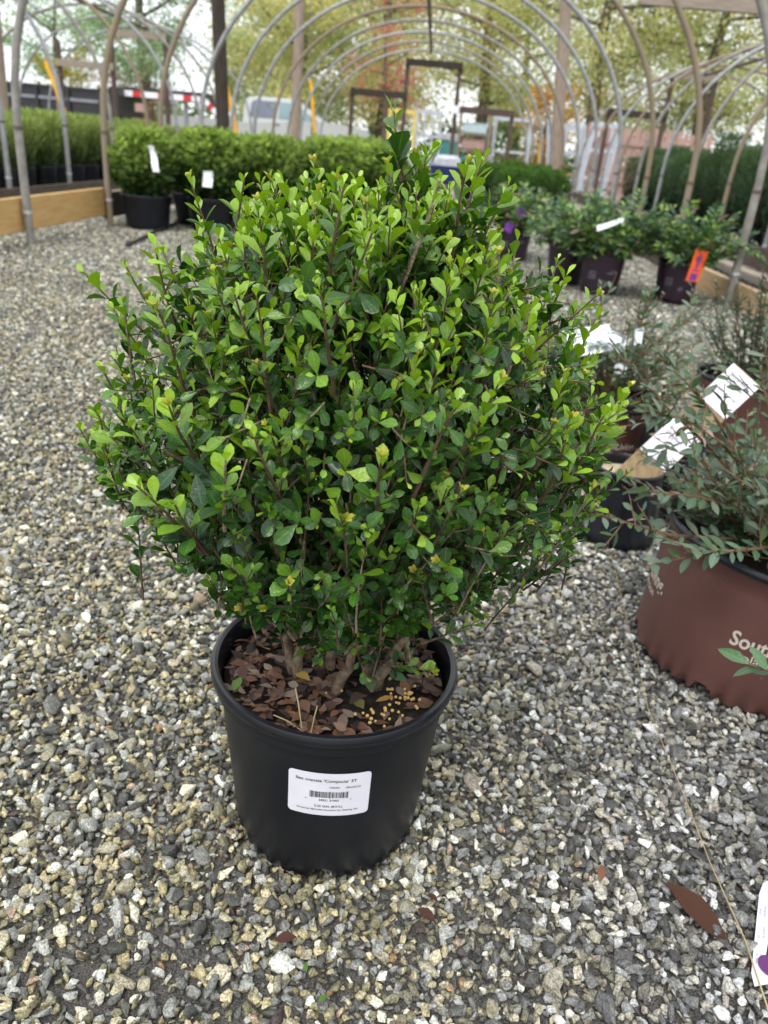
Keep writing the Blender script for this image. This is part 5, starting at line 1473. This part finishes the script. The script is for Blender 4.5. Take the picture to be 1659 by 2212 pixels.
tree('autumn_tree', -2.2, 33, 13.0, 3.8, 2.0, YG + OG, 15000, 'tall yellow green tree behind the pickup bonnet', .19, 5, .27, 15)
tree('autumn_tree', 1.6, 34, 13.0, 3.9, 2.6, YG, 13000, 'tall yellow green tree behind the door frame', .19, 6, .27, 14, gap=.85)
tree('autumn_tree', 5.2, 30, 13.0, 3.9, 2.2, YG + [(.16, .17, .04)], 15000, 'tall yellow tree just right of the grey brown pole', .18, 7, .25, 15, gap=.9)
tree('autumn_tree', 9.2, 31, 13.0, 4.0, 2.4, YG + [(.10, .13, .045)], 15000, 'tall light green tree behind the right tunnel arch', .19, 8, .25, 15, gap=.85)
tree('autumn_tree', 13.6, 30, 12.0, 4.0, 1.8, YG + [(.10, .13, .045)], 13000, 'tall light green tree at the far right edge', .19, 9, .25, 14, gap=.85)
tree('autumn_tree', -7.4, 36, 4.4, 2.3, .8, OG + YG, 7000, 'olive tree between the conifer and the pickup cab', .19, 10, .18, 10)
tree('autumn_tree', 4.0, 44, 12.0, 4.5, 1.2, OG, 11000, 'hazy olive tree far behind the silver racks', .25, 11, .25, 13)
tree('autumn_tree', 12.0, 44, 12.0, 5.0, 1.2, OG, 11000, 'hazy olive tree far behind the dark evergreens', .25, 12, .25, 13)
tree('autumn_tree', -3.5, 45, 11.0, 5.0, 1.0, OG + YG, 11000, 'hazy olive tree far behind the pickup truck', .25, 13, .25, 13)
tree('red_maple', -1.6, 25.5, 5.4, 1.35, 1.5, [(.55, .12, .18), (.50, .13, .17), (.36, .33, .15), (.32, .32, .13)], 1500, 'slender maple with red leaves left of the door frame', .12, 14, .09, 11, gap=.75, clump=.5)
tree('orange_tree', 3.3, 26.5, 3.0, .9, .5, [(.50, .26, .07), (.42, .21, .055), (.46, .33, .11), (.33, .28, .10)], 2600, 'small bright orange autumn tree behind the silver racks', .12, 15, .08, 9, clump=.5)
tree('bare_shrub', -10.6, 29, 2.3, 1.25, .5, [(.30, .15, .11), (.24, .13, .10), (.36, .20, .15)], 1500, 'pinkish nearly leafless shrub above the black trailer', .09, 16, .06, 14, 'shrub', clump=.5)
tree('yellow_tree', -13.0, 30, 3.0, 1.1, .6, [(.40, .32, .05), (.30, .27, .06), (.22, .22, .05)], 2200, 'small yellow leaved tree above the left end of the trailer', .12, 17, .07, 9)
th = empty('thicket', (0, 0, 0))
bpy.data.objects.remove(th)
rg = np.random.default_rng(77); n = 16000
P = np.stack([rg.uniform(-24, 26, n), rg.uniform(33, 40, n), rg.random(n) ** 1.4 * (1.5 + .7 * np.sin(np.arange(n)))], 1)
P[:, 2] = rg.random(n) ** 1.2 * (1.4 + .6 * np.sin(.9 * P[:, 0]) + .4 * np.sin(2.3 * P[:, 0] + 1))
cc = np.array([(.10, .15, .07), (.15, .20, .08), (.22, .23, .09), (.09, .14, .07)])
C = cc[rg.integers(0, 4, n)] * rg.uniform(.7, 1.25, (n, 1))
tag(link('undergrowth', leaf_mesh('undergrowth', P, rg.normal(0, 1, (n, 3)), rg.normal(0, .7, (n, 3)) + np.array([0, 0, 1]), .26 * rg.uniform(.7, 1.3, n), rg.uniform(.8, 1.2, n), C, T_QUAD, MATS['far_leaf']), kind='stuff'), 'green undergrowth along the wood edge behind the nursery', 'undergrowth')
